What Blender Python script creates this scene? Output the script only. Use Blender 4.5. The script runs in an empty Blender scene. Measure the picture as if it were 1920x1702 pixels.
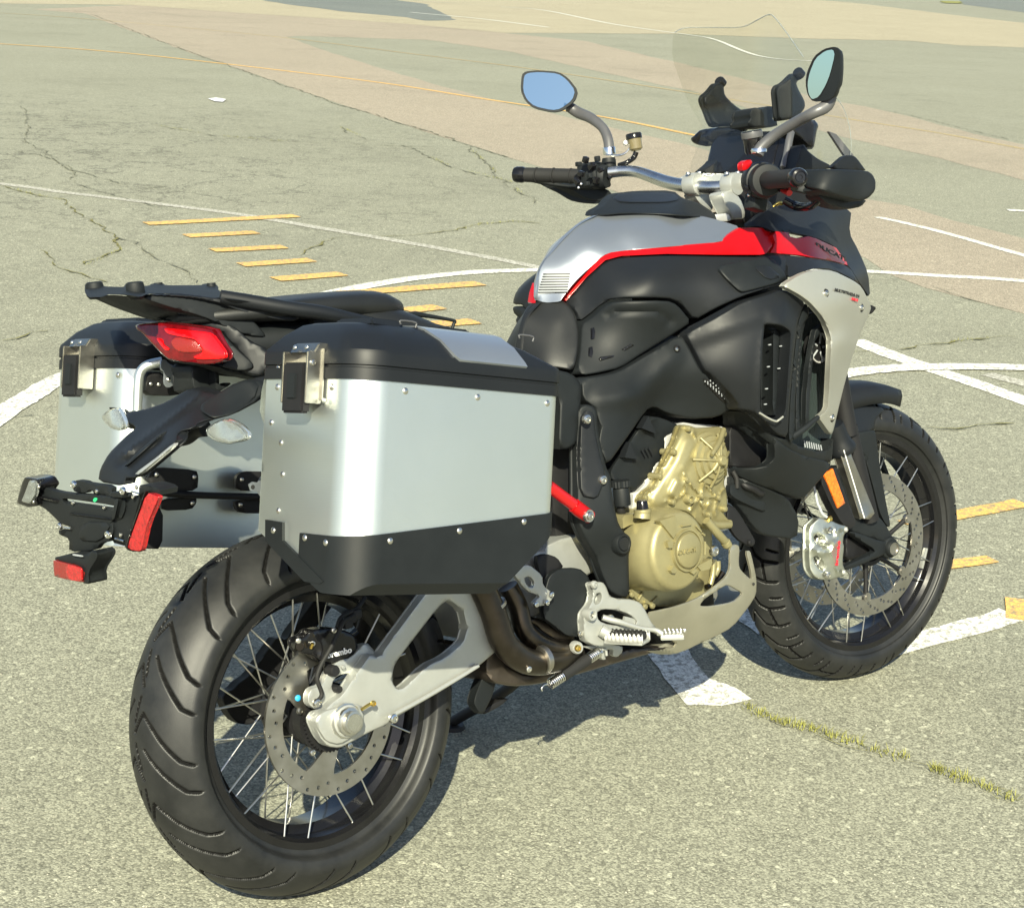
import bpy, bmesh, math, random
import numpy as np
from mathutils import Vector, Matrix, geometry
random.seed(4)
rng = np.random.default_rng(7)
R_ = math.radians
sc = bpy.context.scene
COL = sc.collection

# ------------------------------------------------------------------ camera
# Surveyed from the photograph: lens and standpoint relative to the motorcycle
# frame (x forward, y to its left, z up), which leans LEAN on its side stand.
LEAN = R_(12.0)
FPX = 3277.02
CB = Vector((-1.66378, -2.48673, 1.09674))
RB = Matrix(((0.7359, -0.6706, -0.0935), (-0.1518, -0.0288, -0.9880), (0.6598, 0.7413, -0.1230)))
def orthon(m):
    d = Vector(m[2]).normalized(); r = Vector(m[0]); r = (r - d*r.dot(d)).normalized(); dn = d.cross(r)
    return Matrix((r, dn, d))
RB = orthon(RB)
ZO = 0.003
BIKE = Matrix.Translation((0, 0, ZO)) @ Matrix.Rotation(-LEAN, 4, 'X')
camd = bpy.data.cameras.new('camera'); camo = bpy.data.objects.new('camera', camd); COL.objects.link(camo)
camd.sensor_width = 36.0; camd.sensor_fit = 'HORIZONTAL'; camd.lens = 36.0*FPX/1920.0
camd.clip_start = 0.05; camd.clip_end = 1500
rot = Matrix((RB[0], -RB[1], -RB[2])).transposed().to_4x4()
camo.matrix_world = BIKE @ (Matrix.Translation(CB) @ rot)
sc.camera = camo

# ------------------------------------------------------------------ light
SUNV = Vector((0.95, 0.96, -1.0)).normalized()      # direction the light travels
w = bpy.data.worlds.new('World'); sc.world = w; w.use_nodes = True
nt = w.node_tree; nt.nodes.clear()
sky = nt.nodes.new('ShaderNodeTexSky'); sky.sky_type = 'NISHITA'; sky.sun_disc = False
sky.sun_elevation = math.asin(-SUNV.z); sky.sun_rotation = math.atan2(-SUNV.x, -SUNV.y)
sky.air_density = 1.0; sky.dust_density = 1.2; sky.ozone_density = 0.9
bg = nt.nodes.new('ShaderNodeBackground'); bg.inputs[1].default_value = 0.075
ow = nt.nodes.new('ShaderNodeOutputWorld')
nt.links.new(sky.outputs[0], bg.inputs[0]); nt.links.new(bg.outputs[0], ow.inputs[0])
sl = bpy.data.lights.new('sun', 'SUN'); sl.energy = 4.6; sl.angle = R_(0.5); sl.color = (1.0, 0.955, 0.72)
so = bpy.data.objects.new('sun', sl); COL.objects.link(so)
so.rotation_euler = SUNV.to_track_quat('-Z', 'Y').to_euler(); so.location = (-3, -5, 6)
sc.view_settings.view_transform = 'Standard'; sc.view_settings.look = 'None'
sc.view_settings.exposure = 1.14; sc.view_settings.gamma = 1.0

# ------------------------------------------------------------------ helpers
def ray(px, py):
    d = Vector(((px-960)/FPX, (py-851)/FPX, 1.0))
    return (RB.transposed() @ d).normalized()
def Q(px, py, v=0.0, ax='y'):
    """point of the frame plane x/y/z = v that is sighted at (px, py)"""
    d = ray(px, py); i = 'xyz'.index(ax); t = (v-CB[i])/d[i]
    return CB + d*t
def QP(px, py, p, n):
    d = ray(px, py); t = (Vector(p)-CB).dot(n)/d.dot(n); return CB + d*t
def P3(a): return Q(a[0], a[1], a[2])
def G(px, py, h=0.0):
    d = BIKE.to_3x3() @ ray(px, py); c = BIKE @ CB; t = (h-c.z)/d.z; return c + d*t
ZF = dict(A=(0,500,2.7446), B=(460,540,2.8364), C=(220,1000,2.425), D=(840,840,2.934), E=(960,360,2.5946), F=(940,0,2.526),
          G=(1360,700,2.8375), H=(1080,740,3.2725), I=(1380,560,5.006), J=(20,880,6.4), K=(140,500,4.571), L=(1280,120,5.053), N=(1480,920,6.4), T=(1560,0,4.728), U=(1560,360,3.404), W=(0,0,2.0))
def z(k, *pts):
    ox, oy, s = ZF[k]; return [(ox+p[0]/s, oy+p[1]/s) + tuple(p[2:]) for p in pts]

def tag(o, label=None, cat=None, group=None, kind=None):
    if label: o['label'] = label
    if cat: o['category'] = cat
    if group: o['group'] = group
    if kind: o['kind'] = kind
    return o
def link(name, me, m=None, parent=None, sharp=38, smooth=True):
    o = bpy.data.objects.new(name, me); COL.objects.link(o)
    if m is not None and len(me.materials) == 0: me.materials.append(m)
    if smooth and len(me.polygons):
        me.polygons.foreach_set('use_smooth', [True]*len(me.polygons))
        me.set_sharp_from_angle(angle=R_(sharp))
    if parent is not None: o.parent = parent
    return o
def mesh(name, v, f, m=None, parent=None, sharp=38, fix=True):
    me = bpy.data.meshes.new(name); me.from_pydata([tuple(p) for p in v], [], f)
    if fix:
        bm = bmesh.new(); bm.from_mesh(me); bmesh.ops.recalc_face_normals(bm, faces=bm.faces); bm.to_mesh(me); bm.free()
    me.update(); return link(name, me, m, parent, sharp)
def copyo(o, parent=None, matrix=None, label=None):
    c = o.copy(); COL.objects.link(c); c.parent = parent if parent is not None else o.parent
    if matrix is not None: c.matrix_local = matrix
    return c
def mirror(o):
    """same part on the left-hand side of the machine"""
    me = o.data.copy(); n = len(me.vertices); co = np.empty(n*3); me.vertices.foreach_get('co', co)
    co = co.reshape(-1, 3); co[:, 1] *= -1; me.vertices.foreach_set('co', co.ravel()); me.flip_normals(); me.update()
    c = bpy.data.objects.new(o.name.split('.')[0], me); COL.objects.link(c); c.parent = o.parent; return c

def inpoly(P, poly):
    x, y = P[:, 0], P[:, 1]; c = np.zeros(len(P), bool); n = len(poly)
    for i in range(n):
        x1, y1 = poly[i]; x2, y2 = poly[(i+1) % n]
        if y1 == y2: continue
        c ^= ((y1 > y) != (y2 > y)) & (x < (x2-x1)*(y-y1)/(y2-y1)+x1)
    return c
def pdist(P, poly, closed=True):
    d = np.full(len(P), 1e9); n = len(poly)
    for i in range(n if closed else n-1):
        a = np.array(poly[i]); b = np.array(poly[(i+1) % n]); ab = b-a; L2 = (ab**2).sum()+1e-12
        t = np.clip(((P-a)@ab)/L2, 0, 1); q = a+t[:, None]*ab
        d = np.minimum(d, np.hypot(P[:, 0]-q[:, 0], P[:, 1]-q[:, 1]))
    return d
def chaikin(p, it=1, k=0.2, closed=True):
    for _ in range(it):
        q = []; n = len(p)
        for i in range(n):
            a = p[i]; b = p[(i+1) % n]
            q.append((a[0]*(1-k)+b[0]*k, a[1]*(1-k)+b[1]*k)); q.append((a[0]*k+b[0]*(1-k), a[1]*k+b[1]*(1-k)))
        p = q
    return p
def dens(p, s):
    q = []; n = len(p)
    for i in range(n):
        a = p[i]; b = p[(i+1) % n]; L = math.hypot(b[0]-a[0], b[1]-a[1]); k = max(1, int(round(L/s)))
        for j in range(k): q.append((a[0]+(b[0]-a[0])*j/k, a[1]+(b[1]-a[1])*j/k))
    return q
def tri2d(out, holes, interior):
    V = [Vector(p) for p in out]; E = [(i, (i+1) % len(out)) for i in range(len(out))]
    for h in holes:
        b = len(V); V += [Vector(p) for p in h]; E += [(b+i, b+(i+1) % len(h)) for i in range(len(h))]
    V += [Vector(p) for p in interior]
    r = geometry.delaunay_2d_cdt(V, E, [], 0, 1e-6)
    vs = np.array([tuple(p) for p in r[0]]); fs = [tuple(f) for f in r[2]]
    cen = np.array([vs[list(f)].mean(0) for f in fs])
    ok = inpoly(cen, out)
    for h in holes: ok &= ~inpoly(cen, h)
    return vs, [f for f, k in zip(fs, ok) if k]
def solid(vs, fs, front, back):
    n = len(vs); cnt = {}
    for f in fs:
        for i in range(3):
            e = (f[i], f[(i+1) % 3]); cnt[e] = cnt.get(e, 0)+1
    F = list(fs)+[tuple(i+n for i in reversed(f)) for f in fs]
    for (a, b) in cnt:
        if (b, a) not in cnt: F.append((b, a, a+n, b+n))
    return list(front)+list(back), F
class Field:
    """smooth depth surface through control points (thin plate spline)"""
    def __init__(s, pts, lam=0.0):
        P = np.array([(p[0], p[1]) for p in pts], float)/100; v = np.array([p[2] for p in pts], float); n = len(P)
        s.P = P; K = s.k(P, P)+lam*np.eye(n); A = np.zeros((n+3, n+3)); A[:n, :n] = K; A[:n, n] = 1; A[:n, n+1:] = P; A[n, :n] = 1; A[n+1:, :n] = P.T
        s.w = np.linalg.solve(A, np.concatenate([v, [0, 0, 0]]))
    @staticmethod
    def k(a, b):
        d = np.sqrt(((a[:, None]-b[None])**2).sum(-1)); return np.where(d > 1e-9, d*d*np.log(d+1e-12), 0)
    def __call__(s, X):
        X = np.asarray(X, float)/100; n = len(s.P); return s.k(X, s.P)@s.w[:n]+s.w[n]+X@s.w[n+1:]
def panel(name, out, fld, m, parent, t=.012, off=0.0, edge=(5, .003), holes=(), step=12, ch=1, ax='y', sgn=1, bump=None, mir=False, sharp=50, gap=0.0):
    if edge: edge = (edge[0]*.62, edge[1]*.62)
    out = [p[:2] for p in out]; holes = [[p[:2] for p in h] for h in holes]
    if ch: out = chaikin(out, ch); holes = [chaikin(h, ch) for h in holes]
    out = dens(out, step); holes = [dens(h, step) for h in holes]
    if gap:
        q = np.array(out); tn = np.roll(q, -1, 0)-np.roll(q, 1, 0); tn /= np.linalg.norm(tn, axis=1)[:, None]+1e-9; nn = np.stack([-tn[:, 1], tn[:, 0]], 1)
        ar = .5*np.sum(q[:, 0]*np.roll(q[:, 1], -1)-np.roll(q[:, 0], -1)*q[:, 1]); out = [tuple(p) for p in q+nn*gap*(1 if ar > 0 else -1)]
    a = np.array(out); x0, y0 = a.min(0); x1, y1 = a.max(0)
    gx, gy = np.meshgrid(np.arange(x0, x1, step), np.arange(y0, y1, step)); gx = gx + (np.arange(gx.shape[0]) % 2)[:, None]*step*.5
    g = np.stack([gx.ravel(), gy.ravel()], 1)
    def dist(X):
        d = pdist(X, out)
        for h in holes: d = np.minimum(d, pdist(X, h))
        return d
    rings = []
    if edge:
        for loop in [out]+holes:
            q = np.array(loop); tn = np.roll(q, -1, 0)-np.roll(q, 1, 0); tn /= np.linalg.norm(tn, axis=1)[:, None]+1e-9
            nn = np.stack([-tn[:, 1], tn[:, 0]], 1)
            for k in (.25, .6, 1.0):
                for s_ in (1, -1):
                    r = q+nn*s_*edge[0]*k; rings.append(r[(dist(r) > edge[0]*k*.93)])
        g = g[dist(g) > max(edge[0]*1.3, step*.4)] if len(g) else g
        g = np.concatenate(rings+[g])
    else: g = g[dist(g) > step*.4] if len(g) else g
    ins = inpoly(g, out)
    for h in holes: ins &= ~inpoly(g, h)
    g = g[ins]
    vs, fs = tri2d(out, holes, [tuple(p) for p in g])
    X = vs
    v = fld(X) if callable(fld) else np.full(len(X), float(fld))
    v = v+off*sgn
    if edge:
        d = np.clip(dist(X)/edge[0], 0, 1); v = v+sgn*edge[1]*(1-np.sqrt(np.clip(1-(1-d)**2, 0, 1)))
    if bump is not None: v = v+sgn*bump(X)
    fr = [Q(p[0], p[1], float(k), ax) for p, k in zip(X, v)]
    dv = Vector((0, 0, 0)); dv['xyz'.index(ax)] = t*sgn
    bk = [p+dv for p in fr]
    V, F = solid(vs, fs, fr, bk)
    o = mesh(name, V, F, m, parent, sharp)
    if mir: mirror(o)
    return o
def cr(pts, n=6):
    """Catmull-Rom through vectors (any length)"""
    P = [np.array(p, float) for p in pts]
    if len(P) < 3: return [P[0]+(P[-1]-P[0])*i/n for i in range(n+1)]
    P = [2*P[0]-P[1]]+P+[2*P[-1]-P[-2]]; o = []
    for i in range(1, len(P)-2):
        for j in range(n):
            t = j/n; a, b, c, d = P[i-1:i+3]
            o.append(.5*((2*b)+(c-a)*t+(2*a-5*b+4*c-d)*t*t+(3*b-a-3*c+d)*t**3))
    o.append(P[-2]); return o
def tube(name, pts, r, m, parent, seg=12, n=6, smooth=True, flat=None):
    rs = r if isinstance(r, (list, tuple)) else [r]*len(pts)
    q = [tuple(p)+(k,) for p, k in zip(pts, rs)]
    q = cr(q, n) if smooth else [np.array(p, float) for p in q]
    V = []; F = []; up = None; N = len(q)
    for i, p in enumerate(q):
        a = q[max(i-1, 0)]; b = q[min(i+1, N-1)]; t = Vector(b[:3]-a[:3]).normalized()
        if up is None: up = t.orthogonal().normalized()
        up = (up-t*up.dot(t)).normalized(); s_ = t.cross(up)
        for j in range(seg):
            an = 2*math.pi*j/seg; V.append(Vector(p[:3])+(up*math.cos(an)+s_*math.sin(an))*p[3])
    for i in range(N-1):
        for j in range(seg): F.append((i*seg+j, i*seg+(j+1) % seg, (i+1)*seg+(j+1) % seg, (i+1)*seg+j))
    F.append(tuple(range(seg))[::-1]); F.append(tuple((N-1)*seg+j for j in range(seg)))
    return mesh(name, V, F, m, parent, 50)
def frame(o, d, upv=(0, 0, 1)):
    d = Vector(d).normalized(); u = Vector(upv)
    if abs(d.dot(u)) > .98: u = Vector((1, 0, 0))
    s_ = u.cross(d).normalized(); u = d.cross(s_)
    M = Matrix((s_, u, d)).transposed().to_4x4(); M.translation = Vector(o); return M
def lathe(name, prof, o, d, m, parent, seg=32, sharp=38):
    """prof: (radius, distance along d)"""
    M = frame(o, d); V = []; F = []; n = len(prof)
    for r, t in prof:
        for j in range(seg):
            a = 2*math.pi*j/seg; V.append(M@Vector((r*math.cos(a), r*math.sin(a), t)))
    for i in range(n-1):
        for j in range(seg): F.append((i*seg+j, i*seg+(j+1) % seg, (i+1)*seg+(j+1) % seg, (i+1)*seg+j))
    if prof[0][0] > 1e-6: F.append(tuple(range(seg))[::-1])
    if prof[-1][0] > 1e-6: F.append(tuple((n-1)*seg+j for j in range(seg)))
    o_ = mesh(name, V, F, m, parent, sharp); return o_
def box(name, c, s, m, parent, M=None, bev=.003, taper=None):
    bm = bmesh.new(); bmesh.ops.create_cube(bm, size=1.0)
    for v in bm.verts:
        k = 1 if taper is None or v.co.z < 0 else taper
        v.co = Vector((v.co.x*s[0]*k, v.co.y*s[1]*k, v.co.z*s[2]))
    if bev: bmesh.ops.bevel(bm, geom=list(bm.edges), offset=bev, segments=2, affect='EDGES', profile=.5)
    T = Matrix.Translation(Vector(c)) @ (M.to_4x4() if M is not None else Matrix.Identity(4)); bm.transform(T)
    me = bpy.data.meshes.new(name); bm.to_mesh(me); bm.free(); return link(name, me, m, parent, 40)
def loft(name, secs, m, parent, seg=24, sharp=60):
    """secs: (x, yc, zc, half width, half height, squareness)"""
    S = cr(secs, 4); V = []; F = []
    for s_ in S:
        e = 2/s_[5]
        for j in range(seg):
            a = 2*math.pi*j/seg; c, q = math.cos(a), math.sin(a)
            V.append((s_[0], s_[1]+s_[3]*math.copysign(abs(c)**e, c), s_[2]+s_[4]*math.copysign(abs(q)**e, q)))
    n = len(S)
    for i in range(n-1):
        for j in range(seg): F.append((i*seg+j, i*seg+(j+1) % seg, (i+1)*seg+(j+1) % seg, (i+1)*seg+j))
    F.append(tuple(range(seg))); F.append(tuple((n-1)*seg+j for j in range(seg)))
    return mesh(name, V, F, m, parent, sharp)
BOLTS = {}
def bolt(p, d, r, m, parent, name='bolt', h=None):
    key = (m.name, name)
    if key not in BOLTS:
        hh = .45; prof = [(0, hh), (.35, hh), (.38, .30), (.45, .30), (.5, hh+.04), (.85, hh-.06), (1, .12), (1, -.4)] if name == 'bolt' else [(0, .42), (.5, .36), (.86, .18), (1, 0), (1, -.2)]
        V = []; F = []; seg = 12
        for rr, t in prof:
            for j in range(seg):
                a = 2*math.pi*j/seg; V.append((rr*math.cos(a), rr*math.sin(a), t))
        for i in range(len(prof)-1):
            for j in range(seg): F.append((i*seg+j, i*seg+(j+1) % seg, (i+1)*seg+(j+1) % seg, (i+1)*seg+j))
        me = bpy.data.meshes.new(name); me.from_pydata(V, [], F); me.materials.append(m)
        bm = bmesh.new(); bm.from_mesh(me); bmesh.ops.remove_doubles(bm, verts=bm.verts, dist=1e-5); bmesh.ops.recalc_face_normals(bm, faces=bm.faces); bm.to_mesh(me); bm.free()
        BOLTS[key] = me
    o = link(name, BOLTS[key], None, parent); o.matrix_local = frame(p, d) @ Matrix.Scale(r, 4); return o
def text(name, s, p, xd, yd, size, m, parent, ext=.0006, sx=1.0, shear=0.0, bold=0.0):
    c = bpy.data.curves.new(name, 'FONT'); c.body = s; c.size = 1; c.extrude = ext/size; c.align_x = 'CENTER'; c.align_y = 'CENTER'; c.resolution_u = 3; c.shear = shear; c.offset = bold
    o = bpy.data.objects.new('tmp', c); COL.objects.link(o); bpy.context.view_layer.update()
    me = bpy.data.meshes.new_from_object(o); bpy.data.objects.remove(o); me.name = name
    xd = Vector(xd).normalized(); n = xd.cross(Vector(yd)).normalized(); y = n.cross(xd)
    M = Matrix((xd, y, n)).transposed().to_4x4(); M.translation = Vector(p)
    me.transform(M @ Matrix.Diagonal((size*sx, size, size, 1))); me.materials.clear(); me.materials.append(m)
    ob = link(name, me, None, parent, smooth=False); return ob

# ------------------------------------------------------------------ materials
def mat(name, col, rough=.5, metal=0.0, bump=None, spec=.5, coat=0.0, var=None, aniso=0, trans=0, ior=1.45, emit=0):
    """bump=(scale, strength, distance); var=(scale, amount, rough amount)"""
    m = bpy.data.materials.new(name); m.use_nodes = True; n = m.node_tree; b = n.nodes['Principled BSDF']
    b.inputs['Base Color'].default_value = (*col, 1); b.inputs['Roughness'].default_value = rough; b.inputs['Metallic'].default_value = metal
    b.inputs['Specular IOR Level'].default_value = spec; b.inputs['Coat Weight'].default_value = coat; b.inputs['Coat Roughness'].default_value = .08
    b.inputs['Anisotropic'].default_value = aniso; b.inputs['Transmission Weight'].default_value = trans; b.inputs['IOR'].default_value = ior
    if emit: b.inputs['Emission Color'].default_value = (*col, 1); b.inputs['Emission Strength'].default_value = emit
    tc = n.nodes.new('ShaderNodeTexCoord')
    if bump:
        t = n.nodes.new('ShaderNodeTexNoise'); t.inputs['Scale'].default_value = bump[0]; t.inputs['Detail'].default_value = 3
        bp = n.nodes.new('ShaderNodeBump'); bp.inputs['Strength'].default_value = bump[1]; bp.inputs['Distance'].default_value = bump[2]
        mp = n.nodes.new('ShaderNodeMapping'); mp.inputs['Scale'].default_value = bump[3] if len(bump) > 3 else (1, 1, 1)
        n.links.new(tc.outputs['Object'], mp.inputs[0]); n.links.new(mp.outputs[0], t.inputs[0]); n.links.new(t.outputs[0], bp.inputs['Height']); n.links.new(bp.outputs[0], b.inputs['Normal'])
    if var:
        t = n.nodes.new('ShaderNodeTexNoise'); t.inputs['Scale'].default_value = var[0]; t.inputs['Detail'].default_value = 6; t.inputs['Roughness'].default_value = .65
        n.links.new(tc.outputs['Object'], t.inputs[0])
        mr = n.nodes.new('ShaderNodeMapRange'); mr.inputs[1].default_value = .3; mr.inputs[2].default_value = .7; mr.inputs[3].default_value = 1-var[1]; mr.inputs[4].default_value = 1+var[1]
        n.links.new(t.outputs[0], mr.inputs[0])
        mx = n.nodes.new('ShaderNodeVectorMath'); mx.operation = 'SCALE'; mx.inputs[0].default_value = col; n.links.new(mr.outputs[0], mx.inputs['Scale']); n.links.new(mx.outputs[0], b.inputs['Base Color'])
        if len(var) > 2:
            m2 = n.nodes.new('ShaderNodeMapRange'); m2.inputs[1].default_value = .3; m2.inputs[2].default_value = .7; m2.inputs[3].default_value = rough-var[2]; m2.inputs[4].default_value = rough+var[2]
            n.links.new(t.outputs[0], m2.inputs[0]); n.links.new(m2.outputs[0], b.inputs['Roughness'])
    return m
MT = {}
MT['plastic'] = mat('textured black plastic', (.0068, .0088, .0102), .60, spec=.4, bump=(900, .25, .0004), var=(9, .2, .06))
MT['satin'] = mat('satin anthracite paint', (.0074, .0088, .0108), .50, spec=.4, bump=(1500, .08, .0002), var=(6, .1, .04))
MT['gloss'] = mat('gloss black', (.007, .007, .008), .18, var=(20, .2, .05))
MT['black'] = mat('matt black', (.006, .006, .007), .6, bump=(300, .2, .0005), var=(14, .3, .08))
MT['rubber'] = mat('grip rubber', (.011, .011, .011), .7, bump=(500, .3, .0006))
MT['silver'] = mat('silver body paint', (.33, .36, .40), .32, metal=.75, coat=.15, var=(4, .04, .03), bump=(2500, .1, .0001))
MT['shield'] = mat('matt silver paint', (.38, .38, .34), .42, metal=.5, bump=(2500, .1, .0001), var=(5, .05, .03))
MT['alu'] = mat('brushed aluminium', (.70, .745, .72), .42, metal=.95, bump=(230, .45, .0003, (.10, .10, 6)), var=(3, .02, .02))
def wobble(m, scale, strength, dist):
    n = m.node_tree; b = n.nodes['Principled BSDF']; src = b.inputs['Normal'].links[0].from_socket
    tc = n.nodes.new('ShaderNodeTexCoord'); t = n.nodes.new('ShaderNodeTexNoise'); t.inputs['Scale'].default_value = scale; t.inputs['Detail'].default_value = 2; n.links.new(tc.outputs['Object'], t.inputs[0])
    bp = n.nodes.new('ShaderNodeBump'); bp.inputs['Strength'].default_value = strength; bp.inputs['Distance'].default_value = dist; n.links.new(t.outputs[0], bp.inputs['Height']); n.links.new(src, bp.inputs['Normal']); n.links.new(bp.outputs[0], b.inputs['Normal'])
wobble(MT['alu'], 5.5, .10, .012)
MT['cast'] = mat('cast silver paint', (.40, .41, .39), .40, metal=.5, bump=(700, .2, .0003), var=(12, .08, .05))
MT['chrome'] = mat('polished steel', (.75, .75, .73), .15, metal=1.0, var=(40, .1, .06))
MT['steel'] = mat('brushed disc steel', (.42, .40, .36), .36, metal=1.0, bump=(1200, .15, .0002), var=(25, .12, .08))
MT['latch'] = mat('blasted steel latch', (.33, .32, .285), .36, metal=1.0, var=(40, .15, .08))
MT['caliper'] = mat('nickel caliper', (.46, .48, .43), .36, metal=.9, var=(30, .12, .06), bump=(600, .2, .0003))
MT['zinc'] = mat('zinc bolt', (.62, .61, .57), .3, metal=1.0)
MT['bar'] = mat('anodised handlebar', (.55, .56, .56), .28, metal=1.0, var=(30, .05, .05))
MT['grey'] = mat('grey mirror stem', (.10, .10, .105), .4, metal=.3, var=(20, .1, .05))
MT['gold'] = mat('magnesium gold cases', (.295, .265, .140), .42, metal=.5, bump=(900, .25, .0004), var=(14, .12, .06))
MT['skid'] = mat('bead blasted skid plate', (.40, .385, .31), .42, metal=.7, bump=(1500, .2, .0002), var=(7, .1, .06))
MT['gasket'] = mat('raw cast aluminium', (.7, .7, .68), .5, metal=.6, bump=(200, .4, .001))
MT['red'] = mat('red paint', (.36, .0008, .002), .36, coat=.1, bump=(2500, .05, .0001))
MT['reddark'] = mat('red link rod', (.45, .008, .01), .3, metal=.2, coat=.4)
MT['lens'] = mat('red lens', (.10, .002, .004), .12, coat=.6, var=(60, .35, .05), bump=(160, .5, .001))
MT['lensbright'] = mat('bright red light guide', (.62, .002, .004), .2, coat=.6, emit=0)
MT['reflector'] = mat('red reflector', (.40, .01, .012), .18, coat=.6, bump=(500, .8, .002), var=(150, .45, .05))
MT['refdark'] = mat('dark red reflector', (.22, .015, .012), .25, coat=.4, bump=(500, .6, .002))
MT['amber'] = mat('amber reflector', (.75, .16, .01), .2, coat=.5, bump=(400, .8, .002), var=(150, .4, .05))
MT['exhaust'] = mat('heat tinted exhaust', (.075, .064, .054), .34, metal=1.0, var=(10, .3, .1))
MT['catbox'] = mat('brown silencer box', (.12, .10, .085), .42, metal=.9, var=(10, .3, .1))
MT['clear'] = mat('clear indicator lens', (.48, .52, .50), .10, coat=.6, trans=.7, bump=(70, .2, .0015), var=(60, .12, .02))
MT['redtxt'] = mat('red print', (.65, .01, .03), .4)
MT['white'] = mat('white print', (.75, .75, .75), .5)
MT['darktxt'] = mat('dark print', (.02, .02, .02), .5)
MT['blue'] = mat('blue dot', (.03, .35, .75), .4)
MT['green'] = mat('green dot', (.03, .5, .2), .4)
MT['brass'] = mat('yellow zinc', (.75, .55, .15), .3, metal=1.0)
MT['sticker'] = mat('grey warning label', (.30, .32, .34), .5)
MT['fluid'] = mat('amber reservoir', (.15, .125, .065), .2, coat=.5)
MT['mirror'] = mat('mirror glass', (.62, .84, .88), .01, metal=1.0)
MT['paleblue'] = mat('pale grey spring coat', (.62, .63, .62), .35, metal=.5)
MT['seat'] = mat('seat vinyl', (.0095, .0105, .0110), .5, bump=(1100, .35, .0005), var=(8, .15, .05))
MT['mesh'] = mat('radiator core', (.02, .03, .03), .5, bump=(400, 1, .002, (1, 1, .1)))
# tyre rubber: dusty on the ribs
def tyre_mat():
    m = mat('tyre rubber', (.026, .026, .027), .5, bump=(500, .25, .0006)); n = m.node_tree; b = n.nodes['Principled BSDF']
    tc = n.nodes.new('ShaderNodeTexCoord'); t = n.nodes.new('ShaderNodeTexNoise'); t.inputs['Scale'].default_value = 7; t.inputs['Detail'].default_value = 8; t.inputs['Roughness'].default_value = .7
    n.links.new(tc.outputs['Object'], t.inputs[0]); r = n.nodes.new('ShaderNodeValToRGB'); r.color_ramp.elements[0].position = .42; r.color_ramp.elements[0].color = (.0085, .0092, .0098, 1)
    r.color_ramp.elements[1].position = .72; r.color_ramp.elements[1].color = (.024, .0245, .024, 1); n.links.new(t.outputs[0], r.inputs[0]); n.links.new(r.outputs[0], b.inputs['Base Color'])
    mr = n.nodes.new('ShaderNodeMapRange'); mr.inputs[3].default_value = .36; mr.inputs[4].default_value = .62; n.links.new(t.outputs[0], mr.inputs[0]); n.links.new(mr.outputs[0], b.inputs['Roughness'])
    return m
MT['tyre'] = tyre_mat(); MT['tyre_groove'] = mat('unworn rubber with painted groove shade', (.006, .006, .006), .85, spec=.15)  # groove faces unworn, and coloured darker to stand in for recess shade
def glass_mat(name, tint, rough=.02):
    m = bpy.data.materials.new(name); m.use_nodes = True; n = m.node_tree; n.nodes.clear()
    o = n.nodes.new('ShaderNodeOutputMaterial'); mx = n.nodes.new('ShaderNodeMixShader'); tr = n.nodes.new('ShaderNodeBsdfTransparent'); gl = n.nodes.new('ShaderNodeBsdfGlossy')
    tr.inputs[0].default_value = (*tint, 1); gl.inputs['Roughness'].default_value = rough; fr = n.nodes.new('ShaderNodeFresnel'); fr.inputs[0].default_value = 1.45
    fm = n.nodes.new('ShaderNodeMath'); fm.operation = 'MULTIPLY'; fm.inputs[1].default_value = .7; n.links.new(fr.outputs[0], fm.inputs[0]); n.links.new(fm.outputs[0], mx.inputs[0]); n.links.new(tr.outputs[0], mx.inputs[1]); n.links.new(gl.outputs[0], mx.inputs[2]); n.links.new(mx.outputs[0], o.inputs[0]); return m
MT['screen'] = glass_mat('clear windscreen', (.96, .962, .945))
MT['smoke'] = glass_mat('smoked deflector', (.20, .15, .14))

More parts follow.
